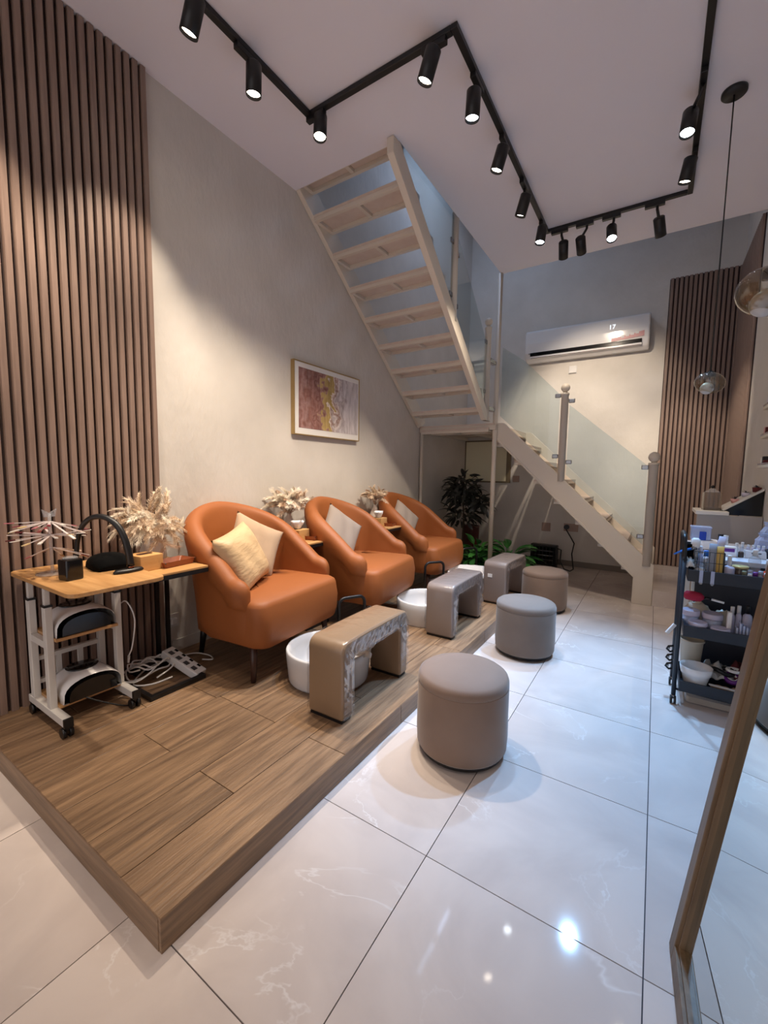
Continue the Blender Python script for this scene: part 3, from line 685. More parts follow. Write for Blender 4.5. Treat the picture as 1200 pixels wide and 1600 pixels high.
# crumpled towel over the rim and a small black pump head in the first basin
def cloth(label, name, loc, sx, sy, m, seed, amp=.02, cat='towel', rz=0, group=None):
    rnd = random.Random(seed); n = 14; ph = [rnd.uniform(0, 6) for _ in range(6)]
    def hz(u, v): return amp*(math.sin(5*u+ph[0])*math.cos(4*v+ph[1])+.6*math.sin(9*v+ph[2]+3*u)+.4*math.sin(13*u+ph[3]-5*v))+amp*1.4
    vs = []; fs = []
    for i in range(n+1):
        for j in range(n+1):
            u = i/n*2-1; v = j/n*2-1; ed = max(0, 1-max(u*u, v*v))
            vs.append((u*sx/2*(1+.12*math.sin(3*v+ph[4])), v*sy/2*(1+.12*math.sin(3*u+ph[5])), hz(u, v)*(.3+.7*ed**.5)))
    fs = [(i*(n+1)+j, (i+1)*(n+1)+j, (i+1)*(n+1)+j+1, i*(n+1)+j+1) for i in range(n) for j in range(n)]
    o = MB().add(vs, fs, True).build(name, m, None, 0, loc); o.rotation_euler = (0, 0, rz)
    s = o.modifiers.new('thick', 'SOLIDIFY'); s.thickness = .006; s.offset = 1
    return tag(o, label, cat, group)
cloth('crumpled white cloth lying over the rim of the first basin', 'cloth', (-1.33, 1.83, PLZ+.150), .15, .20, m_paper, 5, .020, 'cloth', .4)
pm = thing('drain_pump', 'small black pump head beside the cloth in the first basin', 'pump', (-1.43, 1.83, PLZ+.03)); MB().lathe([(.025, 0), (.03, .02), (.03, .10), (.024, .15), (.012, .155)], n=18).build('body', m_black, pm); MB().tube([(0, 0, .15), (.0, 0, .165), (.03, .01, .16)], .008, 8).build('hose_stub', m_black, pm)
basin('white foot basin before the middle armchair, tinted blue by a spotlight', (-1.455, 2.885, PLZ), .232, .175)
basin('white foot basin mostly hidden behind the middle leg rest', (-1.50, 3.92, PLZ), .225, .165)
liner('crumpled white liner bulging out of the far basin', (-1.50, 3.92, PLZ), .228, .175, 8)

def stool(label, loc, m, R=.2, H=.365):
    t = thing('pouf_stool', label, 'stool', loc, 0, 'round velvet pouf stools')
    MB().lathe([(R-.008, .03), (R-.002, .04), (R+.002, .10), (R, .2), (R, H-.050), (R-.0015, H-.046)], n=56, cap0=True, cap1=True).build('side_cover', m, t)
    MB().lathe([(R-.0015, H-.0462), (R, H-.042), (R-.001, H-.026), (R-.006, H-.012), (R-.018, H-.003), (R*.7, H+.006), (R*.35, H+.010), (.001, H+.011)], n=56, cap0=True, cap1=False).build('seat_pad', m, t)
    MB().lathe([(.001, .012), (R-.016, .012), (R-.012, .030), (.001, .030)], n=48, cap0=False, cap1=False).build('base_plate', m_black, t)
    for k in range(4): MB().cyl((R*.7*math.cos(k*PI/2+.6), R*.7*math.sin(k*PI/2+.6), 0), (R*.7*math.cos(k*PI/2+.6), R*.7*math.sin(k*PI/2+.6), .013), .018, n=12).build('foot', m_black, t)
    return t
stool('nearest round taupe velvet pouf stool', (-.672, 1.715, 0), m_velvet)
stool('middle round grey velvet pouf stool', (-.708, 2.935, 0), m_velvet_g, .198)
stool('farthest round tan velvet pouf stool', (-.81, 4.01, 0), m_velvet_b, .198)

def foot_frame(label, loc, H, rz):
    t = thing('foot_rest_frame', label, 'foot rest', loc, rz, 'black tubular foot rest frames')
    w = .095; r = .045
    pts = [(-w, 0, .012)]+[(-w+r-r*math.cos(a), 0, H-r+r*math.sin(a)) for a in [i*PI/12 for i in range(7)]]+[(w-r+r*math.sin(a), 0, H-r+r*math.cos(a)) for a in [i*PI/12 for i in range(7)]]+[(w, 0, .012)]
    MB().tube(pts, .011, 10).build('arch_tube', m_black, t)
    MB().box(-w-.02, w+.30, -.02, .012, 0, .012).box(-w-.02, w+.30, .13, .155, 0, .012).box(-w-.02, -w+.012, .012, .13, 0, .012).box(w+.27, w+.30, .012, .13, 0, .012).build('base_frame', m_black, t, .002)
foot_frame('black tubular foot rest at the front right corner of the nearest armchair', (-1.665, 2.20, PLZ), .30, 1.10)
foot_frame('black tubular foot rest before the farthest armchair', (-1.645, 3.41, PLZ), .33, .95)
foot_frame('black tubular foot rest in front of the green plant', (-1.66, 4.30, PLZ), .33, 1.0)

# ------------------------------------------------------------------ side tables, desk and what stands on them
def side_table(label, x1, y0, y1, ztop, base=True):
    t = thing('side_table', label, 'side table', ((XL+x1)/2, (y0+y1)/2, PLZ), 0, 'C-shaped side tables between the chairs')
    hx, hy = (x1-XL)/2-.012, (y1-y0)/2; z = ztop-PLZ
    MB().box(-hx, hx, -hy, hy, z-.012, z).build('table_top', m_oak, t, .002)
    MB().box(-hx, hx, -hy, -hy+.02, z-.034, z-.0125).box(-hx, hx, hy-.02, hy, z-.034, z-.0125).box(-hx, -hx+.02, -hy+.02, hy-.02, z-.034, z-.0125).box(hx-.02, hx, -hy+.02, hy-.02, z-.034, z-.0125).build('top_frame', m_black, t)
    for s in (.078, .138): MB().box(-hx+.115, -hx+.135, min(s, hy-.022)-.009, min(s, hy-.022)+.009, .022, z-.034).build('leg', m_black, t)
    MB().box(-hx+.04, hx-.03, -hy+.01, -hy+.032, 0, .022).box(-hx+.04, hx-.03, hy-.032, hy-.01, 0, .022).box(hx-.055, hx-.03, -hy+.032, hy-.032, 0, .022).box(-hx+.04, -hx+.065, -hy+.032, hy-.032, 0, .022).build('base_frame', m_black, t)
    MB().box(-hx+.065, -hx+.14, -.06, hy-.033, 0, .022).build('foot_plate', m_black, t)
side_table('black-framed side table with wood top between the white desk and first armchair', -1.965, 1.025, 1.345, .730)
side_table('black-framed side table between the nearest and middle armchairs', -1.985, 2.14, 2.40, .735)
side_table('black-framed side table between the middle and farthest armchairs', -1.985, 3.17, 3.45, .735)

dk = thing('rolling_desk', 'small white rolling desk with a wood top against the slat wall', 'desk', (-2.12, .832, PLZ))
DZ = .665
top = []
def rrect(x0, x1, y0, y1, r, n=5):
    o = []
    for cx, cy, a in ((x1-r, y1-r, 0), (x0+r, y1-r, PI/2), (x0+r, y0+r, PI), (x1-r, y0+r, 1.5*PI)):
        o += [(cx+r*math.cos(a+PI/2*i/n), cy+r*math.sin(a+PI/2*i/n)) for i in range(n+1)]
    return o
MB().prism(rrect(-.315, .325, -.185, .185, .04), 'z', DZ-.017, DZ).build('desk_top', m_oak_x, dk, .002)
for sy in (-1, 1):
    for sx, xx in ((0, -.225), (1, -.045)):
        MB().box(xx-.018, xx+.018, sy*.138-.014, sy*.138+.014, .085, .545).build('leg', m_white, dk, .003)
        MB().box(xx-.012, xx+.012, sy*.138-.010, sy*.138+.010, .545, DZ-.018).build('inner_leg', m_white, dk, .002)
        MB().box(xx-.020, xx+.020, sy*.138-.016, sy*.138+.016, .540, .549).build('leg_collar', m_black, dk)
    MB().box(-.27, .105, sy*.138-.016, sy*.138+.016, .052, .086).build('foot_rail', m_white, dk, .002)
    MB().box(.105, .118, sy*.138-.017, sy*.138+.017, .05, .088).build('end_cap', m_black, dk)
    MB().box(-.225+.018, -.045-.018, sy*.138-.012, sy*.138+.012, .355, .385).build('shelf_bracket', m_white, dk)
    for xx in (-.24, .09):
        c = MB().box(xx-.012, xx+.012, sy*.138-.010, sy*.138+.010, .030, .052).build('caster', m_black, dk)
        for q in (-1, 1): MB().cyl((xx, sy*.138+q*.006, .022), (xx, sy*.138+q*.020, .022), .022, n=16).build('wheel', m_black, c)
MB().box(-.24, -.005, -.124, .124, .385, .397).build('shelf', m_oak, dk); MB().box(-.24, -.005, -.124, .124, .086, .098).build('shelf', m_oak, dk)
lg = MB().box(-.238, -.216, -.124, .124, .25, .27).box(-.238, -.216, -.124, .124, .14, .16)
for yy in (-.045, .045): lg.box(-.236, -.218, yy-.01, yy+.01, .16, .25)
lg.build('back_rails', m_white, dk)
# UV nail lamps on the two desk shelves
def nail_lamp(label, loc):
    t = thing('nail_lamp', label, 'nail lamp', loc, 0, 'white dome nail lamps')
    def arch(w, h, n=14): return [(math.cos(PI*i/n)*w*(1.0), max(0, math.sin(PI*i/n))**.55*h) for i in range(n+1)]
    rings = []
    for x, w, hh in ((.105, .118, .098), (.10, .120, .102), (.03, .120, .108), (-.05, .115, .106), (-.10, .10, .09), (-.115, .07, .06)):
        rings.append([(x, p[0]*w/1.0, p[1]*hh) for p in arch(1, 1)])
    MB().loft(rings, False, True, True).build('shell', m_whiteplastic, t)
    MB().prism([(p[0]*.098, p[1]*.080) for p in arch(1, 1)], 'x', -.09, .1055).build('hand_opening', m_blackgloss, t)
    o = MB().lathe([(.001, 0), (.055, 0), (.058, .004), (.045, .007), (.001, .008)], (-.01, 0, .1055), 24, None, False, False, 1, 1.15).build('control_panel', m_blackgloss, t)
nail_lamp('white nail lamp on the upper desk shelf', (-2.24, .832, PLZ+.397)); nail_lamp('white nail lamp on the lower desk shelf', (-2.22, .838, PLZ+.098))
# colour swatch display
sw = thing('swatch_display', 'clear acrylic fan display of nail colour sticks on the desk', 'swatch display', (-2.23, .745, PLZ+DZ))
MB().lathe([(.001, 0), (.06, 0), (.06, .005), (.001, .006)], n=28, cap0=False, cap1=False).build('base', m_clear, sw); MB().cyl((0, 0, .005), (0, 0, .27), .007, n=10).build('post', m_clear, sw)
MB().prism([(-.02, .255), (.02, .255), (.028, .29), (0, .272), (-.028, .29)], 'x', -.004, .004).build('top_hook', m_clear, sw)
m_stick = glass('stick_acrylic', (236, 226, 224), .75, .1)
tips = [flat('tip_'+str(i), c, .2) for i, c in enumerate(((150, 30, 50), (228, 208, 196), (200, 120, 130), (236, 230, 222), (90, 30, 36), (226, 200, 150)))]
stick_me = MB().box(.01, .125, -.0045, .0045, -.0012, .0012).mesh('nail_stick', m_stick)
tip_me = [MB().box(.118, .15, -.006, .006, -.0018, .0022).mesh('tip', m) for m in tips]
k = 0
for lev, zz, n, dr in ((0, .235, 18, -.15), (1, .175, 16, -.02), (2, .12, 12, -.45)):
    for i in range(n):
        an = 2*PI*i/n+lev*.2
        if lev == 2 and math.cos(an-2.2) < -.2: continue
        m4 = Matrix.Translation((0, 0, zz)) @ Matrix.Rotation(an, 4, 'Z') @ Matrix.Rotation(-dr+random.uniform(-.18, .18)+(.25 if lev == 0 and math.sin(an) > 0 else 0), 4, 'Y') @ Matrix.Rotation(random.uniform(-.3, .3), 4, 'X')
        o = inst('nail_stick', stick_me, sw, m4); inst('tip', tip_me[random.randrange(6)], o, Matrix.Identity(4)); k += 1
# black jar
jr = thing('lidded_jar', 'short square black jar with a clear lid on the desk', 'jar', (-2.06, .752, PLZ+DZ), .15)
MB().prism(rrect(-.034, .034, -.034, .034, .01), 'z', 0, .088).build('body', m_blackgloss, jr, .006); MB().lathe([(.028, .088), (.028, .094), (.024, .097), (.001, .098)], n=20).build('lid', m_clear, jr)
# arched desk lamp and black hand rest
lp = thing('arch_lamp', 'black arched nail lamp with copper ring and flat oval foot', 'lamp', (-2.0, .955, PLZ+DZ))
MB().lathe([(.001, 0), (.026, 0), (.028, .006), (.024, .016), (.001, .018)], n=28, cap0=False, cap1=False, sx=.95, sy=2.4).build('foot', m_black, lp)
MB().cyl((0, .01, .017), (0, .01, .028), .013, n=16).build('copper_ring', m_copper, lp)
ap = [(0, .01, .028), (-.005, .005, .09), (-.02, -.005, .16), (-.05, -.02, .215), (-.10, -.045, .248), (-.155, -.075, .245), (-.205, -.095, .205), (-.235, -.105, .14), (-.245, -.11, .06), (-.245, -.11, .003)]
# smooth the arch
def cr(pts, n=5):
    P = [Vector(p) for p in pts]; P = [P[0]*2-P[1]]+P+[P[-1]*2-P[-2]]; o = []
    for i in range(1, len(P)-2):
        for k in range(n):
            t = k/n; a, b, c, d = P[i-1:i+3]
            o.append(.5*((2*b)+(c-a)*t+(2*a-5*b+4*c-d)*t*t+(3*b-a-3*c+d)*t**3))
    o.append(P[-2]); return o
MB().tube(cr(ap), .016, 12, True, .009).build('arch', m_black, lp)
hr = thing('hand_rest', 'black padded hand rest standing behind the arched lamp', 'hand rest', (-2.18, .955, PLZ+DZ), -.15)
rg = []
for x in [-.10, -.095, -.07, 0, .07, .095, .10]:
    e = max(.2, 1-(abs(x)/.11)**4); rg.append([(x, .085*math.cos(PI*i/12)*(.7+.3*e), .002+.07*max(0, math.sin(PI*i/12))**.7*e) for i in range(13)])
MB().loft(rg, True, True, True).build('pad', m_blackfab, hr); MB().box(-.09, .09, -.055, .055, 0, .004).build('base', m_black, hr)

def tissue_box(label, loc, rz, paper):
    t = thing('tissue_box', label, 'tissue box', loc, rz, 'wooden tissue boxes on the side tables')
    MB().box(-.06, .06, -.06, .06, 0, .078).build('box', m_bamboo, t, .003)
    MB().prism(rrect(-.018, .018, -.038, .038, .015), 'z', .0782, .0795).build('slot', m_leg, t)
    if paper:
        rnd = random.Random(int(loc[1]*100)); rings = []
        for f, z in ((.35, .079), (.6, .09), (.95, .12), (1.05, .135)):
            rings.append([(.035*f*math.cos(2*PI*k/16)+rnd.uniform(-.006, .006), .06*f*math.sin(2*PI*k/16)+rnd.uniform(-.006, .006), z+rnd.uniform(-.012, .012)*(f > .5)) for k in range(16)])
        MB().loft(rings, False, True, True).build('tissue', m_paper, t)
tissue_box('wooden tissue box beside the first pampas vase', (-2.15, 1.105, .73), .1, False)
tissue_box('wooden tissue box with white tissue between the first two armchairs', (-2.19, 2.23, .735), .1, True)
tissue_box('wooden tissue box with white tissue beside the farthest armchair', (-2.17, 3.27, .735), .1, True)
def tray(label, loc, rz):
    t = thing('leather_tray', label, 'tray', loc, rz, 'brown leather trays on the side tables')
    o = rrect(-.05, .05, -.08, .08, .008); i = rrect(-.038, .038, -.066, .066, .006)
    n = len(o); mb = MB(); vs = [(p[0]*1.15, p[1]*1.12, .03) for p in o]+[(p[0], p[1], .0) for p in o]+[(p[0], p[1], .006) for p in i]+[(p[0]*1.14+.0, p[1]*1.12, .0305) for p in o]
    fs = [(a, (a+1) % n, n+(a+1) % n, n+a) for a in range(n)]+[tuple(range(n, 2*n))]+[(2*n+a, 2*n+(a+1) % n, 3*n+(a+1) % n, 3*n+a) for a in range(n)]+[tuple(range(2*n, 3*n))]
    mb.add(vs, fs).build('tray_body', m_tan, t)
    for sx in (-1, 1):
        for sy in (-1, 1): MB().ball((sx*.056, sy*.087, .027), .004, 8, 6).build('corner_stud', m_leg, t)
tray('brown leather tray right of the first tissue box', (-2.13, 1.245, .73), .1); tray('brown leather tray on the side table by the middle armchair', (-2.12, 2.335, .735), .2); tray('brown leather tray on the farthest side table', (-2.10, 3.37, .735), .2)

# pampas vases
def plume_mesh(L, W, m, seed, n=190):
    rnd = random.Random(seed); mb = MB(); mb.tube([(0, 0, 0), (0, 0, L*.3), (.035*L, 0, L*.48), (.2*L, 0, L*.72), (.40*L, 0, L*.85)], .0013, 4)
    for i in range(n):
        f = rnd.random(); z = L*(.38+.60*f); a = rnd.uniform(0, 2*PI); sp_ = W*(.45+.55*math.sin(PI*min(1, f*1.02)*.9+.2)); ln = sp_*rnd.uniform(.6, 1.25)
        d = Vector((math.cos(a), math.sin(a), 0)); t = Vector((-d.y, d.x, 0)); b0 = Vector((0, 0, z)); up_ = ln*rnd.uniform(.7, 1.6)
        p1 = b0+d*ln*.55+Vector((0, 0, up_*.6)); p2 = b0+d*ln*1.0+Vector((0, 0, up_*.85)); wd = .0010
        bb = lambda p: Vector((p.x+.9*max(0, p.z-L*.3)**2/L, p.y, p.z-.35*max(0, p.z-L*.3)**2/L)); b0, p1, p2 = bb(b0), bb(p1), bb(p2)
        mb.add([b0-t*wd, b0+t*wd, p1+t*wd*1.3, p1-t*wd*1.3, p2], [(0, 1, 2, 3), (3, 2, 4)])
    return mb.mesh('plume', m)
PL = [plume_mesh(.24, .030, m_pampas, 1), plume_mesh(.26, .034, m_pampas2, 2), plume_mesh(.22, .028, m_pampas3, 3), plume_mesh(.20, .026, m_pampas, 4)]
def pampas(label, loc, n, tall, spread, mix, seed, vs=1.0):
    rnd = random.Random(seed); t = thing('pampas_vase', label, 'vase', loc, 0, 'white vases of dried pampas grass')
    prof = [(.001, 0), (.060, 0), (.066, .02), (.062, .06), (.045, .11), (.024, .150), (.017, .175), (.019, .19), (.013, .188), (.011, .16), (.001, .15)]
    rings = []
    for r, z in prof:
        rings.append([Vector((r*vs*(1+.05*math.sin(6*a+z*22)*(1 if r > .02 else .3))*math.cos(a), r*vs*(1+.05*math.sin(6*a+z*22)*(1 if r > .02 else .3))*math.sin(a), z*vs)) for a in [2*PI*k/36 for k in range(36)]])
    MB().loft(rings, False, False, True).build('vase', m_vase, t)
    for i in range(n):
        a = 2*PI*i*.618; th = spread*math.sqrt((i+.4)/n)*rnd.uniform(.85, 1.1)
        m4 = Matrix.Translation((0, 0, .178*vs)) @ Matrix.Rotation(a, 4, 'Z') @ Matrix.Rotation(th, 4, 'Y') @ Matrix.Scale(tall*rnd.uniform(.82, 1.1), 4) @ Matrix.Rotation(rnd.uniform(0, 6), 4, 'Z')
        # keep plumes off the wall
        tip = m4 @ Vector((0, 0, .25))
        if loc[0]+tip.x < XL+.06: m4 = Matrix.Translation((0, 0, .178*vs)) @ Matrix.Rotation(a+PI*.5, 4, 'Z') @ Matrix.Rotation(th*.7, 4, 'Y') @ Matrix.Scale(tall, 4)
        tip = m4 @ Vector((0, 0, .25))
        if loc[0]+tip.x < XL+.05: continue
        inst('plume', PL[mix[i % len(mix)]], t, m4)
pampas('white vase with a full spray of straw pampas against the slat wall', (-2.33, 1.245, .73), 84, .90, 2.0, (0, 0, 1, 0, 3), 3, 1.0)
pampas('white vase of cream and brown pampas between the first two armchairs', (-2.36, 2.31, .735), 60, .95, 1.1, (1, 2, 2, 0, 1), 5, .95)
pampas('white vase of thin pampas beside the farthest armchair', (-2.36, 3.49, .735), 34, 1.0, .85, (3, 2, 0), 9, .95)

# power strip and cables on the first side table's base
ps = thing('power_strip', 'white power strip tilted on the black table base', 'power strip', (-2.17, 1.305, PLZ+.052), 0)
mtx = Matrix.Rotation(.25, 4, 'Z') @ Matrix.Rotation(.38, 4, 'Y')
MB().obox(mtx, .26, .075, .045).build('housing', m_whiteplastic, ps, .006)
for i in range(4): MB().obox(mtx @ Matrix.Translation((-.085+.056*i, -.012, .0228)), .03, .026, .002).build('socket', m_greyd, ps); MB().obox(mtx @ Matrix.Translation((-.085+.056*i, .024, .0228)), .022, .013, .003).build('switch', m_blackgloss, ps)
def coil(c, n, seed, R):
    rnd = random.Random(seed); pts = []
    for i in range(n*10):
        a = 2*PI*i/10; r = R*(1+.35*math.sin(i*.37+seed)); pts.append((c[0]+r*math.cos(a)*.8+.02*math.sin(i*.21), c[1]+r*math.sin(a)*1.2+.04*math.sin(i*.13), c[2]+.012+.05*abs(math.sin(i*.17))+.012*(i % 3)))
    return pts
wc = MB().tube(cr(coil((-2.25, 1.15, PLZ+.02), 5, 1, .085), 3), .0045, 6)
tag(wc.build('coiled_cable', m_whiteplastic), 'tangled white cable coiled beside the power strip', 'cable')
w2 = MB().tube(cr([(-2.17, 1.42, PLZ+.03), (-2.14, 1.47, PLZ+.02), (-2.22, 1.49, PLZ+.02), (-2.30, 1.42, PLZ+.03), (-2.32, 1.2, PLZ+.03), (-2.2, 1.05, PLZ+.03), (-2.12, 1.10, PLZ+.03), (-2.10, 1.2, PLZ+.035)], 6), .0045, 6)
tag(w2.build('power_cable', m_whiteplastic), 'white power strip lead looping round its end', 'cable')
w3 = MB().tube(cr([(-2.18, .985, .57), (-2.15, 1.01, .585), (-2.12, 1.03, .50), (-2.15, 1.03, .36), (-2.17, 1.02, .30)], 6), .0035, 6)
w3o = tag(w3.build('charging_cable', m_whiteplastic), 'white charging cable hanging behind the desk leg', 'cable'); MB().cyl((-2.17, 1.02, .30), (-2.175, 1.018, .265), .006, n=8).build('connector', m_whiteplastic, w3o)
w4 = MB().tube(cr([(-2.12, .80, PLZ+.10), (-2.08, .86, PLZ+.06), (-2.05, .95, PLZ+.01), (-2.10, 1.0, PLZ+.01), (-2.18, .97, PLZ+.02)], 6), .0035, 6)
tag(w4.build('lamp_cable', m_black), 'thin black lamp cable drooping under the desk', 'cable')

# ------------------------------------------------------------------ plants under the landing
def leaf_mesh(L, W, m, fold=.25, droop=.25):
    n = 6; vs = []; fs = []
    for i in range(n+1):
        f = i/n; wd = W/2*math.sin(PI*min(1, f*.92+.06))**.8*(1 if i < n else .05); z = -droop*L*f*f
        vs += [(f*L, -wd, z+wd*fold), (f*L, 0, z), (f*L, wd, z+wd*fold)]
    for i in range(n):
        a = i*3; fs += [(a, a+1, a+4, a+3), (a+1, a+2, a+5, a+4)]
    return MB().add(vs, fs, True).mesh('leaf', m)
tr = thing('artificial_tree', 'tall dark faded artificial tree in the corner under the landing', 'plant', (-2.14, 5.26, 0))
MB().lathe([(.001, 0), (.11, 0), (.13, .22), (.118, .22), (.11, .19), (.001, .19)], n=24, cap0=False, cap1=False).build('pot', m_black, tr)
MB().tube([(0, 0, .19), (.01, .01, .6), (-.01, 0, 1.0), (0, .0, 1.2)], .014, 8, True, .006).build('trunk', m_stem, tr)
LD = [leaf_mesh(.16, .052, m_leafdark), leaf_mesh(.14, .046, m_leafdark), leaf_mesh(.17, .05, m_leafdark, .4, .5)]
rnd = random.Random(11)
for i in range(290):
    q = rnd.random()
    if q < .56: c0, rr_ = (-.02, 0, 1.02), (.20, .20, .24)
    elif q < .84: c0, rr_ = (.0, -.02, .70), (.20, .18, .18)
    else: c0, rr_ = (.22, -.02, .86), (.12, .10, .09)
    v = Vector((rnd.gauss(0, 1), rnd.gauss(0, 1), rnd.gauss(0, 1))).normalized()*rnd.uniform(.35, 1)
    p = Vector((c0[0]+v.x*rr_[0], c0[1]+v.y*rr_[1], c0[2]+v.z*rr_[2]))
    if p.x+tr.location.x < XL+.10: p.x = XL+.10-tr.location.x
    m4 = Matrix.Translation(p) @ Matrix.Rotation(math.atan2(v.y, v.x)+rnd.uniform(-.7, .7), 4, 'Z') @ Matrix.Rotation(rnd.uniform(-.9, .7), 4, 'Y') @ Matrix.Rotation(rnd.uniform(-.8, .8), 4, 'X')
    if (m4 @ Vector((.175, 0, -.05))).x+tr.location.x < XL+.02: m4 = m4 @ Matrix.Rotation(PI, 4, 'Z')
    inst('leaf', LD[i % 3], tr, m4)
rp = thing('red_pot', 'tall dark red plant pot behind the green plant', 'pot', (-2.10, 5.46, 0)); MB().lathe([(.001, 0), (.095, 0), (.105, .1), (.115, .50), (.118, .53), (.106, .53), (.10, .48), (.001, .47)], n=28, cap0=False, cap1=False).build('body', m_redpot, rp); MB().lathe([(.001, .471), (.099, .476), (.001, .49)], n=20, cap0=False, cap1=False).build('soil', m_stem, rp)
def green_plant(label, loc, n, seed, L, lm):
    t = thing('green_plant', label, 'plant', loc, 0, 'low green plants around the column'); rnd = random.Random(seed)
    MB().lathe([(.001, 0), (.075, 0), (.10, .17), (.09, .17), (.08, .14), (.001, .14)], n=22, cap0=False, cap1=False).build('pot', m_black, t)
    ms = [leaf_mesh(L, L*.36, m_leaf, .3, .35), leaf_mesh(L*.85, L*.3, lm, .3, .35)]
    stems = MB()
    for i in range(n):
        a = rnd.uniform(0, 2*PI); el = rnd.uniform(.15, 1.3); ln = rnd.uniform(.06, .26)
        d = Vector((math.cos(a)*math.cos(el), math.sin(a)*math.cos(el), math.sin(el))); p = Vector((0, 0, .15))+d*ln
        stems.tube([(0, 0, .14), tuple(p)], .003, 4)
        inst('leaf', ms[i % 2], t, Matrix.Translation(p) @ Matrix.Rotation(a, 4, 'Z') @ Matrix.Rotation(-el+.5, 4, 'Y') @ Matrix.Rotation(rnd.uniform(-.5, .5), 4, 'X'))
    stems.build('stems', m_leaf, t)
green_plant('leafy green plant left of the white column', (-1.78, 4.86, 0), 80, 21, .20, m_leaflight)
green_plant('broad-leaved dark green plant right of the white column', (-1.40, 4.92, 0), 64, 22, .24, m_leaf)
gm = MB(); rnd = random.Random(4)
for i in range(2600):
    x = rnd.uniform(-.28, .28); y = rnd.uniform(-.30, .30); a = rnd.uniform(0, 6.28); hh = rnd.uniform(.015, .035); d = Vector((math.cos(a), math.sin(a), 0))*.004; l = Vector((rnd.uniform(-.01, .01), rnd.uniform(-.01, .01), hh))
    gm.add([Vector((x, y, .004))-d, Vector((x, y, .004))+d, Vector((x, y, .004))+l], [(0, 1, 2)])
gmt = thing('grass_mat', 'bright green artificial grass mat behind the farthest armchair', 'mat', (-2.14, 4.86, 0))
MB().box(-.29, .29, -.31, .31, 0, .005).build('backing', m_grass, gmt); tag(gm.build('grass_pile', m_grass, gmt), None, None, None, 'stuff')

# ------------------------------------------------------------------ right side: counter, desk, cart, shelves
ct = thing('reception_counter', 'grey reception counter with a sloping black side beyond the desk', 'counter', (0, 0, 0))
MB().box(.275, .655, 3.98, 4.02, 0, .955).build('front_panel', m_counter, ct, .003)
MB().box(.262, .46, 3.94, 4.30, .957, .985).build('counter_top', m_white, ct, .004)
MB().prism([(.40, .957), (.655, .957), (.655, 1.142), (.44, .986)], 'y', 4.03, 4.29).build('sloped_side', m_blackgloss, ct)
MB().prism([(.435, .987), (.655, 1.1435), (.655, 1.158), (.425, .995)], 'y', 4.02, 4.30).build('sloped_ledge', m_white, ct)
gj = thing('glass_jar', 'clear square glass jar with black knob lid on the counter', 'jar', (.365, 4.08, .985), .1)
MB().prism(rrect(-.055, .055, -.05, .05, .012), 'z', .0, .135).build('body', glass('jar_glass', (205, 190, 172), .2, .03), gj); MB().prism(rrect(-.052, .052, -.047, .047, .012), 'z', .003, .02).build('contents', m_brownjar, gj)
MB().lathe([(.05, .136), (.048, .14), (.022, .155), (.018, .165)], n=24).build('lid', m_clear, gj); MB().ball((0, 0, .178), .012, 12, 8).build('knob', m_blackgloss, gj)
def pot_plant(label, x, y, z, r, hgt, m):
    t = thing('candle_pot', label, 'pot', (x, y, z), 0, 'small pots along the sloping ledge')
    MB().lathe([(.001, 0), (r*.85, 0), (r, hgt), (r*.88, hgt), (r*.8, hgt*.8), (.001, hgt*.78)], n=18, cap0=False, cap1=False).build('pot', m, t)
    rn = random.Random(int(x*1000)); lm = leaf_mesh(r*1.3, r*.4, m_greyd)
    for i in range(7): inst('sprig', lm, t, Matrix.Translation((0, 0, hgt*.8)) @ Matrix.Rotation(i*.9, 4, 'Z') @ Matrix.Rotation(-rn.uniform(.5, 1.3), 4, 'Y'))
def slz(x): return .995+(x-.425)*(1.158-.995)/.23-.006
pot_plant('smallest pale pot with sprigs low on the sloping ledge', .505, 4.10, slz(.505), .026, .03, m_pink); pot_plant('middle pale pot on the sloping ledge', .57, 4.14, slz(.57), .026, .032, m_lilac); pot_plant('topmost dark red pot on the sloping ledge', .625, 4.10, slz(.625), .028, .035, m_maroon)

ds = thing('manicure_desk', 'white manicure desk crowded with bottles behind the trolley', 'desk', (0, 0, 0))
MB().box(.21, .655, 3.06, 3.86, .735, .765).build('desk_top', m_desk, ds, .003); MB().box(.23, .65, 3.07, 3.09, .10, .734).build('front_panel', m_navy, ds)
MB().box(.32, .62, 3.06, 3.0695, .69, .722).build('drawer_slot', m_navy, ds)
for (x, y) in ((.235, 3.10), (.235, 3.80), (.62, 3.10), (.62, 3.80)): MB().box(x-.018, x+.018, y-.018, y+.018, 0, .734).build('leg', m_white, ds)
DTZ = .765
def bottle(label, x, y, z, r, hb, neck, hc, mb_, mc, name='bottle', cat='bottle', group='bottles on the manicure desk'):
    t = thing(name, label, cat, (x, y, z), 0, group)
    MB().lathe([(.001, 0), (r*.95, 0), (r, .004), (r, hb*.82), (r*.9, hb*.92), (neck, hb), (.001, hb)], n=18, cap0=False, cap1=False).build('body', mb_, t)
    MB().lathe([(neck*1.15, hb), (neck*1.15, hb+hc*.9), (neck, hb+hc), (.001, hb+hc)], n=14, cap0=True, cap1=False).build('cap', mc, t)
    return t
def cbox(name, label, cat, x, y, z, sx, sy, sz, m, lid=None, rz=0, group=None):
    t = thing(name, label, cat, (x, y, z), rz, group); MB().box(-sx/2, sx/2, -sy/2, sy/2, 0, sz).build('box', m, t, min(.004, sz*.2))
    if lid: MB().box(-sx/2-.003, sx/2+.003, -sy/2-.003, sy/2+.003, sz, sz+.01).build('lid', lid, t, .002)
    return t
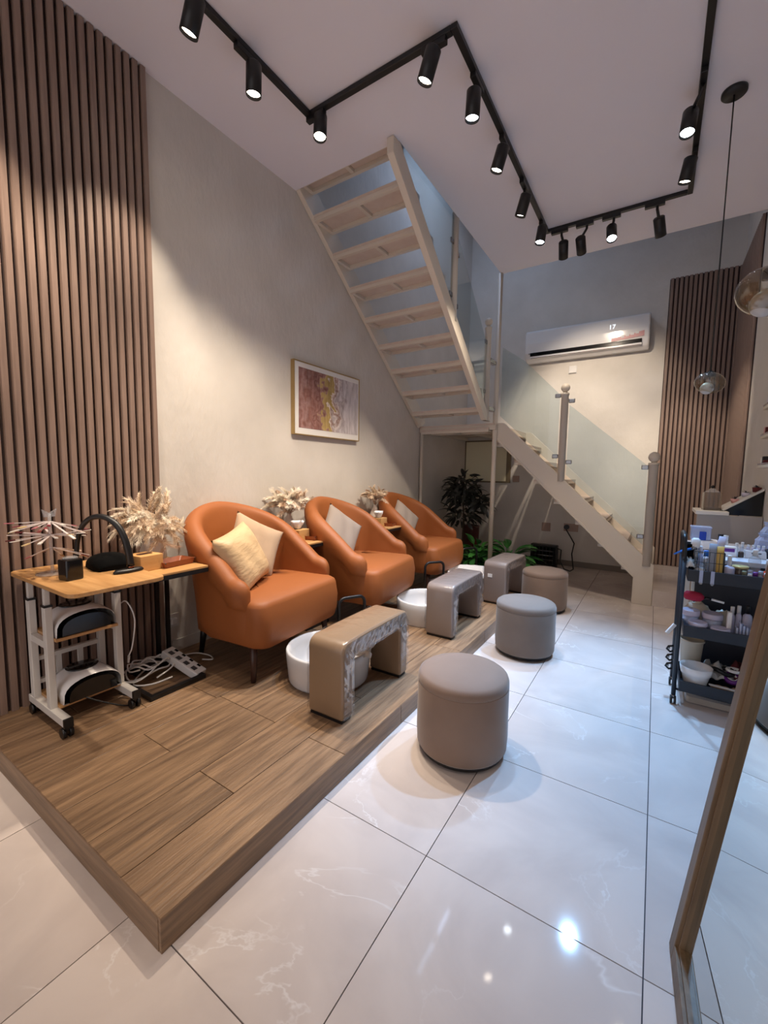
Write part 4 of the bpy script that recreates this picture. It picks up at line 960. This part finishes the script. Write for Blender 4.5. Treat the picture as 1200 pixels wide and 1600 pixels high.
# on the desk
bx = cbox('storage_box', 'milky clear storage box with a blue clip at the desk corner', 'box', .262, 3.42, DTZ+.066, .105, .09, .075, m_clearblue, m_clearblue); MB().box(-.008, .028, -.052, -.046, .0, .055).build('clip', m_deepblue, bx, .004)
cbox('white_carton', 'flat white carton under the milky storage box', 'box', .285, 3.42, DTZ, .14, .11, .064, m_paper, None)
bottle('small bottle with a black round cap on the desk', .362, 3.36, DTZ, .016, .08, .012, .035, m_lilac, m_black); bottle('small white capped bottle beside the black-capped one', .392, 3.40, DTZ, .014, .075, .011, .03, m_paper, m_whiteplastic)
c = cbox('label_box', 'white box with a purple label on the desk', 'box', .392, 3.22, DTZ, .065, .05, .06, m_paper); MB().box(-.026, .022, -.0275, -.0255, .03, .05).build('label_patch', m_purple, c)
bottle('tiny clear bottle in the middle of the desk', .430, 3.26, DTZ, .012, .05, .006, .03, m_clear, m_whiteplastic); bottle('dark brown polish bottle on the desk', .447, 3.22, DTZ, .014, .035, .008, .03, m_brownjar, m_clear); bottle('slim clear bottle right of the dark polish bottle', .462, 3.30, DTZ, .011, .05, .006, .032, m_clear, m_whiteplastic)
cr_ = cbox('bottle_crate', 'white crate holding small bottles on the desk', 'crate', .515, 3.24, DTZ, .10, .06, .045, m_whiteplastic); MB().box(-.022, .022, -.0325, -.030, .028, .034).build('crate_mark', m_greyd, cr_)
for i in range(4): bottle('small frosted bottle in the white crate, '+('leftmost of four', 'second of four', 'third of four', 'rightmost of four')[i], .480+.023*i, 3.24, DTZ+.045, .009, .018, .006, .014, m_lilac, m_whiteplastic, group='frosted bottles in the white crate')
c = thing('dark_cup', 'dark tapered cup at the right end of the desk', 'cup', (.578, 3.22, DTZ)); MB().lathe([(.001, 0), (.019, 0), (.025, .06), (.022, .06), (.018, .006), (.001, .006)], n=18, cap0=False, cap1=False).build('cup', m_navy, c)
for i, (x, y, z, r, hh, lb) in enumerate(((.565, 3.34, DTZ, .045, .14, 'clear plastic bag slumped on the desk behind the cup'), (.605, 3.44, DTZ, .048, .20, 'taller clear plastic bag at the right end of the desk'))):
    rn = random.Random(i+3); rings = []
    for f, zz in ((.7, 0), (1, .15), (1.05, .45), (.9, .7), (.5, .88), (.65, 1)):
        rings.append([(r*f*math.cos(2*PI*k/14)*(1+rn.uniform(-.16, .16)), r*f*math.sin(2*PI*k/14)*(1+rn.uniform(-.16, .16)), zz*hh) for k in range(14)])
    tag(MB().loft(rings, True, True, False).build('plastic_bag', m_clearblue, None, 0, (x, y, z)), lb, 'bag')

# trolley
ca = thing('trolley', 'three-tier navy black trolley full of salon supplies', 'trolley', (0, 0, 0))
cx0, cx1, cy0, cy1 = .150, .600, 2.695, 2.985
def cart_tray(z0, z1):
    m = MB(); t_ = .004
    m.box(cx0+.02, cx1-.02, cy0, cy1, z0, z0+t_); m.box(cx0+.02, cx1-.02, cy0, cy0+t_, z0+t_, z1); m.box(cx0+.02, cx1-.02, cy1-t_, cy1, z0+t_, z1); m.box(cx0+.02, cx0+.02+t_, cy0+t_, cy1-t_, z0+t_, z1); m.box(cx1-.02-t_, cx1-.02, cy0+t_, cy1-t_, z0+t_, z1)
    m.build('tray', m_cart, ca, .003)
TR3 = ((.690, .752), (.390, .452), (.085, .145))
for a, b in TR3: cart_tray(a, b)
for x in (cx0, cx1):
    for y in (cy0+.02, cy1-.02):
        MB().cyl((x, y, .05), (x, y, .80 if x == cx0 else .76), .011, n=12).build('post', m_cart, ca)
        c = MB().cyl((x, y, .030), (x, y, .05), .009, n=8).build('caster', m_chrome, ca)
        for q in (-1, 1): MB().cyl((x+q*.004, y, .022), (x+q*.014, y, .022), .022, n=16).build('wheel', m_black, c)
MB().tube(cr([(cx0, cy0+.02, .80), (cx0-.004, cy0+.03, .90), (cx0-.004, cy0+.07, .925), (cx0-.004, cy1-.07, .925), (cx0-.004, cy1-.03, .90), (cx0, cy1-.02, .80)], 5), .011, 10).build('handle', m_black, ca)
MB().cyl((cx0, cy0+.02, .085), (cx1, cy0+.02, .072), .006, n=8).build('lower_rail', m_cart, ca)
# hooks on the top tray front
for x in (.225, .272):
    t = thing('tray_hook', 'clear white hook clipped on the top tray front, '+('left one' if x < .25 else 'right one'), 'hook', (x, cy0, .70)); MB().box(-.008, .008, -.004, -.0005, -.012, .054).build('strap', m_clearblue, t, .002); MB().cyl((0, -.008, -.012), (0, -.001, -.012), .007, n=10).build('peg', m_clear, t)
# top tier
tz = .694
bk_ = thing('wire_basket', 'black wire basket on the left of the top tier', 'basket', (.255, 2.765, tz))
wv = MB()
for z in (.004, .05, .10, .155):
    for a, b in (((-.062, -.05), (.062, -.05)), ((.062, -.05), (.062, .05)), ((.062, .05), (-.062, .05)), ((-.062, .05), (-.062, -.05))): wv.cyl((a[0], a[1], z), (b[0], b[1], z), .0016, n=5)
for i in range(7):
    x = -.062+.0207*i
    for y in (-.05, .05): wv.cyl((x, y, .004), (x, y, .155), .0014, n=5)
for i in range(1, 5):
    y = -.05+.02*i
    for x in (-.062, .062): wv.cyl((x, y, .004), (x, y, .155), .0014, n=5)
wv.build('wire_grid', m_black, bk_); MB().box(-.062, .062, -.05, .05, 0, .003).build('bottom', m_black, bk_)
def tube_item(label, x, y, z, r, hh, m, mc, tilt=0, name='tube', cat='tube'):
    t = thing(name, label, cat, (x, y, z)); t.rotation_euler = (tilt*.3, tilt, 0)
    rings = []
    for f in range(6):
        q = f/5; rings.append([(r*math.cos(2*PI*k/14), r*(1-q*.8)*math.sin(2*PI*k/14), .02+hh*q) for k in range(14)])
    MB().loft(rings).build('tube_body', m, t); MB().cyl((0, 0, 0), (0, 0, .021), r*.8, n=14).build('cap', mc, t)
tube_item('tall grey squeeze tube in the wire basket', .272, 2.765, tz+.005, .018, .17, m_greytube, m_whiteplastic); tube_item('yellow squeeze tube at the right of the wire basket', .302, 2.760, tz+.005, .015, .16, m_yellow, m_goldlid); tube_item('silver and blue tube leaning in the wire basket', .287, 2.795, tz+.005, .016, .21, m_lilac, m_blue, .1)
bottle('clear bottle with a blue cap in the wire basket', .245, 2.775, tz+.005, .018, .12, .010, .03, m_clear, m_blue, group='bottles in the wire basket'); bottle('short white pot in the wire basket', .220, 2.755, tz+.005, .022, .06, .019, .02, m_paper, m_clear, 'pot', 'pot', 'bottles in the wire basket')
bottle('slim frosted bottle at the back of the wire basket', .222, 2.795, tz+.005, .014, .13, .008, .04, m_clearblue, m_whiteplastic, group='bottles in the wire basket')
zb = cloth('black and white striped strap bunched at the trolley handle', 'striped_strap', (.176, 2.735, .756), .05, .05, m_stripe, 3, .02, 'strap')
t = thing('blue_brush', 'blue handled brush poking out left over the trolley handle', 'brush', (.178, 2.752, .855)); MB().tube([(0, 0, 0), (-.035, -.01, -.012), (-.075, -.02, -.035)], .008, 8, True, .004).build('handle', m_blue, t); MB().tube([(0, 0, 0), (.02, .004, .01)], .010, 8, True, .013).build('ferrule', m_chrome, t)
t = thing('black_pouch', 'black pouch hanging inside the trolley handle', 'pouch', (.172, 2.80, .75)); MB().prism(rrect(-.018, .018, -.05, .05, .012), 'z', 0, .13).build('pouch_body', m_blackfab, t, .006)
t = thing('white_tool', 'white handheld file machine standing in the black pouch', 'tool', (.196, 2.765, .755)); MB().tube([(0, 0, 0), (.004, 0, .06), (.0, 0, .115)], .012, 10, True, .016).build('grip', m_chrome, t); MB().lathe([(.016, .10), (.021, .11), (.02, .15), (.01, .158)], n=14).build('head', m_whiteplastic, t)
bottle('white pump bottle right of the wire basket', .345, 2.79, tz, .026, .085, .008, .055, m_lilac, m_whiteplastic, group='bottles on the top tier')
t = bottle('wide brown jar with a gold lid on the top tier', .392, 2.80, tz, .031, .075, .030, .014, m_brownjar, m_goldlid, 'jar', 'jar', 'bottles on the top tier')
bottle('tall clear bottle right of the brown jar', .452, 2.84, tz, .026, .14, .010, .035, m_clear, m_whiteplastic, group='bottles on the top tier'); bottle('clear bottle of coral liquid at the right of the top tier', .500, 2.80, tz, .026, .075, .010, .06, m_coral, m_whiteplastic, group='bottles on the top tier')
bottle('clear bottle at the back of the top tier behind the coral one', .53, 2.86, tz, .025, .14, .012, .03, m_clear, m_lilac, group='bottles on the top tier')
for i, (x, m, l) in enumerate(((.398, m_olive, 'olive'), (.420, m_paper, 'white'), (.440, m_purple, 'purple'), (.460, m_greytube, 'lilac grey'), (.482, m_paper, 'cream'))):
    bottle('small '+l+' polish bottle in the front row of the top tier', x, 2.722, tz, .0095, .058+.008*(i % 2), .0085, .018, m, m if i != 1 else m_clear, group='polish bottles in the front row')
# middle tier
tz = .394
t = thing('dust_brush', 'crimson dust brush with black and white handle across the middle tier', 'brush', (.21, 2.80, .590)); MB().lathe([(.006, -.05), (.024, -.035), (.027, 0), (.024, .03), (.008, .045)], (0, 0, 0), 18, Matrix.Rotation(PI/2+.05, 4, 'Y')).build('bristles', m_red, t)
MB().cyl((.045, 0, -.002), (.075, 0, -.005), .008, n=12).build('ferrule', m_black, t); MB().cyl((.075, 0, -.005), (.130, -.003, -.014), .006, n=10).build('handle', m_whiteplastic, t)
for i, (x, sx, hh, lb) in enumerate(((.24, .15, .135, 'pale plastic bag lying at the back left of the middle tier'), (.36, .12, .11, 'pale plastic bag at the back of the middle tier behind the bottles'))):
    rn = random.Random(i+13); rings = []
    for f, zz in ((.8, 0), (1, .3), (.95, .6), (.6, .9), (.2, 1)): rings.append([(sx/2*f*math.cos(2*PI*k/16)*(1+rn.uniform(-.1, .1)), .05*f*math.sin(2*PI*k/16), zz*hh+rn.uniform(-.008, .008)*(zz > 0)) for k in range(16)])
    tag(MB().loft(rings).build('plastic_bag', m_beigeplastic, None, 0, (x, 2.915, tz+.002)), lb, 'bag')
def tub(label, x, y, z, r, hh, m=m_clearblue, group='clear lidded tubs on the middle tier'):
    t = thing('lidded_tub', label, 'tub', (x, y, z), 0, group); MB().lathe([(.001, 0), (r*.85, 0), (r*.95, hh*.8), (.001, hh*.8)], n=24, cap0=False, cap1=False).build('tub_body', m, t)
    MB().lathe([(r, hh*.72), (r*1.02, hh*.78), (r*1.02, hh*.95), (r*.95, hh), (r*.8, hh*.97), (.001, hh*.97)], n=24, cap0=True, cap1=False).build('lid', m_lilac if m is m_clearblue else m, t)
tub('lilac lidded tub stacked at the front left of the middle tier', .232, 2.748, tz, .042, .075); tub('lilac lidded tub second in the front row of the middle tier', .328, 2.742, tz, .042, .062); tub('lilac lidded tub behind at the left of the middle tier', .205, 2.828, tz, .040, .115); tub('lilac lidded tub behind in the centre of the middle tier', .300, 2.835, tz, .046, .110)
for i in range(7): 
    t = cbox('foil_sachet', 'upright frosted sachet on the middle tier, '+('leftmost of the seven', 'second from the left', 'third from the left', 'in the middle of the seven', 'third from the right', 'second from the right', 'rightmost of the seven')[i], 'sachet', .392+.013*i, 2.742, tz, .010, .05, .082+.008*((i*3) % 4), m_clearblue, None, 0, 'upright sachets on the middle tier')
cbox('white_strip', 'tall white strip left of the sachets on the middle tier', 'strip', .364, 2.775, tz, .020, .03, .145, m_paper)
for i, (x, hh, l) in enumerate(((.385, .155, 'first'), (.412, .165, 'second'), (.448, .17, 'third'))): bottle('white bottle behind the sachets, '+l+' from the left', x, 2.86, tz, .013+.008*(i == 2), hh*.75, .008, hh*.25, m_lilac, m_whiteplastic if i < 2 else m_black, group='white bottles at the back of the middle tier')
# bottom tier
tz = .089
t = thing('white_bowl', 'white plastic bowl at the front of the bottom tier', 'bowl', (.243, 2.768, tz)); MB().lathe([(.001, 0), (.046, 0), (.055, .045), (.064, .085), (.068, .088), (.074, .128), (.071, .128), (.062, .09), (.044, .006), (.001, .006)], n=32, cap0=False, cap1=False).build('bowl', m_whiteplastic, t)
t = thing('beige_bucket', 'beige plastic bucket behind the white bowl', 'bucket', (.226, 2.895, tz)); MB().lathe([(.001, 0), (.040, 0), (.054, .22), (.060, .225), (.060, .235), (.052, .233), (.038, .006), (.001, .006)], n=28, cap0=False, cap1=False).build('bucket', m_beigeplastic, t)
cloth('striped black and white cloth heaped at the back of the bottom tier', 'striped_cloth', (.345, 2.875, tz+.05), .14, .12, m_stripe, 7, .03, 'cloth'); cloth('dark maroon cloth at the right end of the bottom tier', 'dark_cloth', (.47, 2.88, tz+.06), .12, .12, m_maroon, 9, .04, 'cloth'); cloth('pale crumpled cloth in the front of the bottom tier', 'pale_cloth', (.40, 2.77, tz+.004), .15, .10, m_beige, 10, .014, 'cloth')
t = thing('tape_roll', 'purple tape roll on the bottom tier', 'tape roll', (.405, 2.83, tz+.075)); MB().lathe([(.022, -.012), (.036, -.012), (.036, .012), (.022, .012), (.022, -.012)], (0, 0, 0), 24, Matrix.Rotation(.5, 4, 'X'), False, False).build('tape', m_purple, t); MB().lathe([(.019, -.013), (.022, -.013), (.022, .013), (.019, .013), (.019, -.013)], (0, 0, 0), 24, Matrix.Rotation(.5, 4, 'X'), False, False).build('core', m_paper, t)
t = thing('white_headband', 'white headband with black trim on the bottom tier', 'headband', (.365, 2.85, tz+.10)); MB().tube([(.045*math.cos(a), .03*math.sin(a), .01*math.sin(2*a)) for a in [2*PI*i/20 for i in range(21)]], .012, 8).build('band', m_black, t); MB().tube([(.03*math.cos(a)+.05, .025*math.sin(a), .015) for a in [2*PI*i/16 for i in range(17)]], .009, 8).build('roll', m_paper, t)
t = thing('file_strip', 'white nail file lying on the front edge of the bottom tier', 'nail file', (.375, 2.735, tz+.05), -.1); MB().prism(rrect(-.075, .075, -.009, .009, .008), 'z', 0, .004).build('file_body', m_paper, t)
# things clipped to the trolley's left side
t = thing('white_file', 'white file sticking out left from the trolley post', 'nail file', (.118, 2.80, .385)); t.rotation_euler = (0, .6, .3); MB().prism(rrect(-.010, .010, -.006, .006, .005), 'z', -.03, .035).build('file_body', m_paper, t)
for i, z in enumerate((.275, .225, .175)):
    t = thing('black_clip', 'black hair clip on the trolley side, '+('top', 'middle', 'bottom')[i]+' of three', 'clip', (.128, 2.80, z), 0, 'black clips on the trolley side'); MB().tube([(.012, 0, .018), (-.012, .0, .010), (-.02, 0, -.006), (-.004, 0, -.02), (.012, 0, -.012)], .006, 8).build('jaw', m_blackgloss, t); MB().cyl((-.01, -.01, 0), (-.01, .01, 0), .005, n=8).build('spring', m_chrome, t)
t = thing('floor_tub', 'clear plastic tub on the floor beneath the trolley', 'tub', (.33, 2.84, 0)); MB().prism(rrect(-.125, .125, -.075, .075, .02), 'z', 0, .06).build('tub_wall', m_clear, t); MB().prism(rrect(-.118, .118, -.068, .068, .018), 'z', .004, .035).build('contents', m_beigeplastic, t)

# wall shelves
for i, (z, bits) in enumerate(((1.675, ((.05, .02, .06, m_lilac),)), (1.488, ((.03, .02, .055, m_pink), (.07, .02, .05, m_maroon))), (1.300, ((.03, .02, .05, m_paper), (.06, .02, .055, m_black), (.09, .015, .03, m_maroon))))):
    t = thing('wall_shelf', ('top', 'middle', 'lowest')[i]+' of three small wall shelves at the right edge', 'shelf', (XR-.001, 3.30, z), 0, 'wall shelves at the right edge')
    MB().box(-.11, 0, -.37, .37, 0, .018).build('board', m_beigeplastic, t, .002); MB().box(-.11, -.106, -.37, .37, .018, .03).build('lip', m_clear, t)
    for k, (off, sx, hh, m) in enumerate(bits):
        cbox('polish_box', ('lone lilac box on the top shelf', 'pink box on the middle shelf', 'maroon box on the middle shelf', 'white box on the lowest shelf', 'black box on the lowest shelf', 'small maroon box on the lowest shelf')[(0, 1, 3)[i]+k], 'box', XR-.075, 3.66-off, z+.019, .05, .03, hh, m)

# ------------------------------------------------------------------ floor mirror
mr_ = thing('floor_mirror', 'tall wood-framed floor mirror leaning back at the right edge', 'mirror', (.104, 1.262, 0), math.radians(3.5))
mr_.rotation_euler = (0, math.radians(6.6), math.radians(3.5))
W, H_, fw_, fd = .62, 1.75, .045, .040
# local: x = depth (front at 0, back +), y from -W to 0 (0 = far side), z up
for nm, b in (('frame_stile', (0, fd, -fw_, 0, 0.006, H_)), ('frame_stile', (0, fd, -W, -W+fw_, 0.006, H_)), ('frame_rail', (0, fd, -W+fw_, -fw_, 0.006, fw_+.006)), ('frame_rail', (0, fd, -W+fw_, -fw_, H_-fw_, H_))):
    MB().box(*b).build(nm, m_frame, mr_, .002)
i0, i1 = fw_, .008
for nm, b in (('inner_bead', (.008, fd, -i0-i1, -i0, fw_+.006, H_-fw_)), ('inner_bead', (.008, fd, -W+i0, -W+i0+i1, fw_+.006, H_-fw_)), ('inner_bead', (.008, fd, -W+i0+i1, -i0-i1, fw_+.006, fw_+.006+i1)), ('inner_bead', (.008, fd, -W+i0+i1, -i0-i1, H_-fw_-i1, H_-fw_))):
    MB().box(*b).build(nm, m_frame, mr_, .001)
MB().box(.019, .023, -W+i0+.001, -i0-.001, fw_+.007, H_-fw_-.001).build('mirror_glass', m_mirror, mr_)
MB().box(.0235, .037, -W+i0, -i0, fw_+.006, H_-fw_).build('back_board', m_greyd, mr_)
sup = MB(); sup.bar((.04, -W/2, 1.2), (.40, -W/2, -.045), .03, .02); sup.build('back_strut', m_frame, mr_)
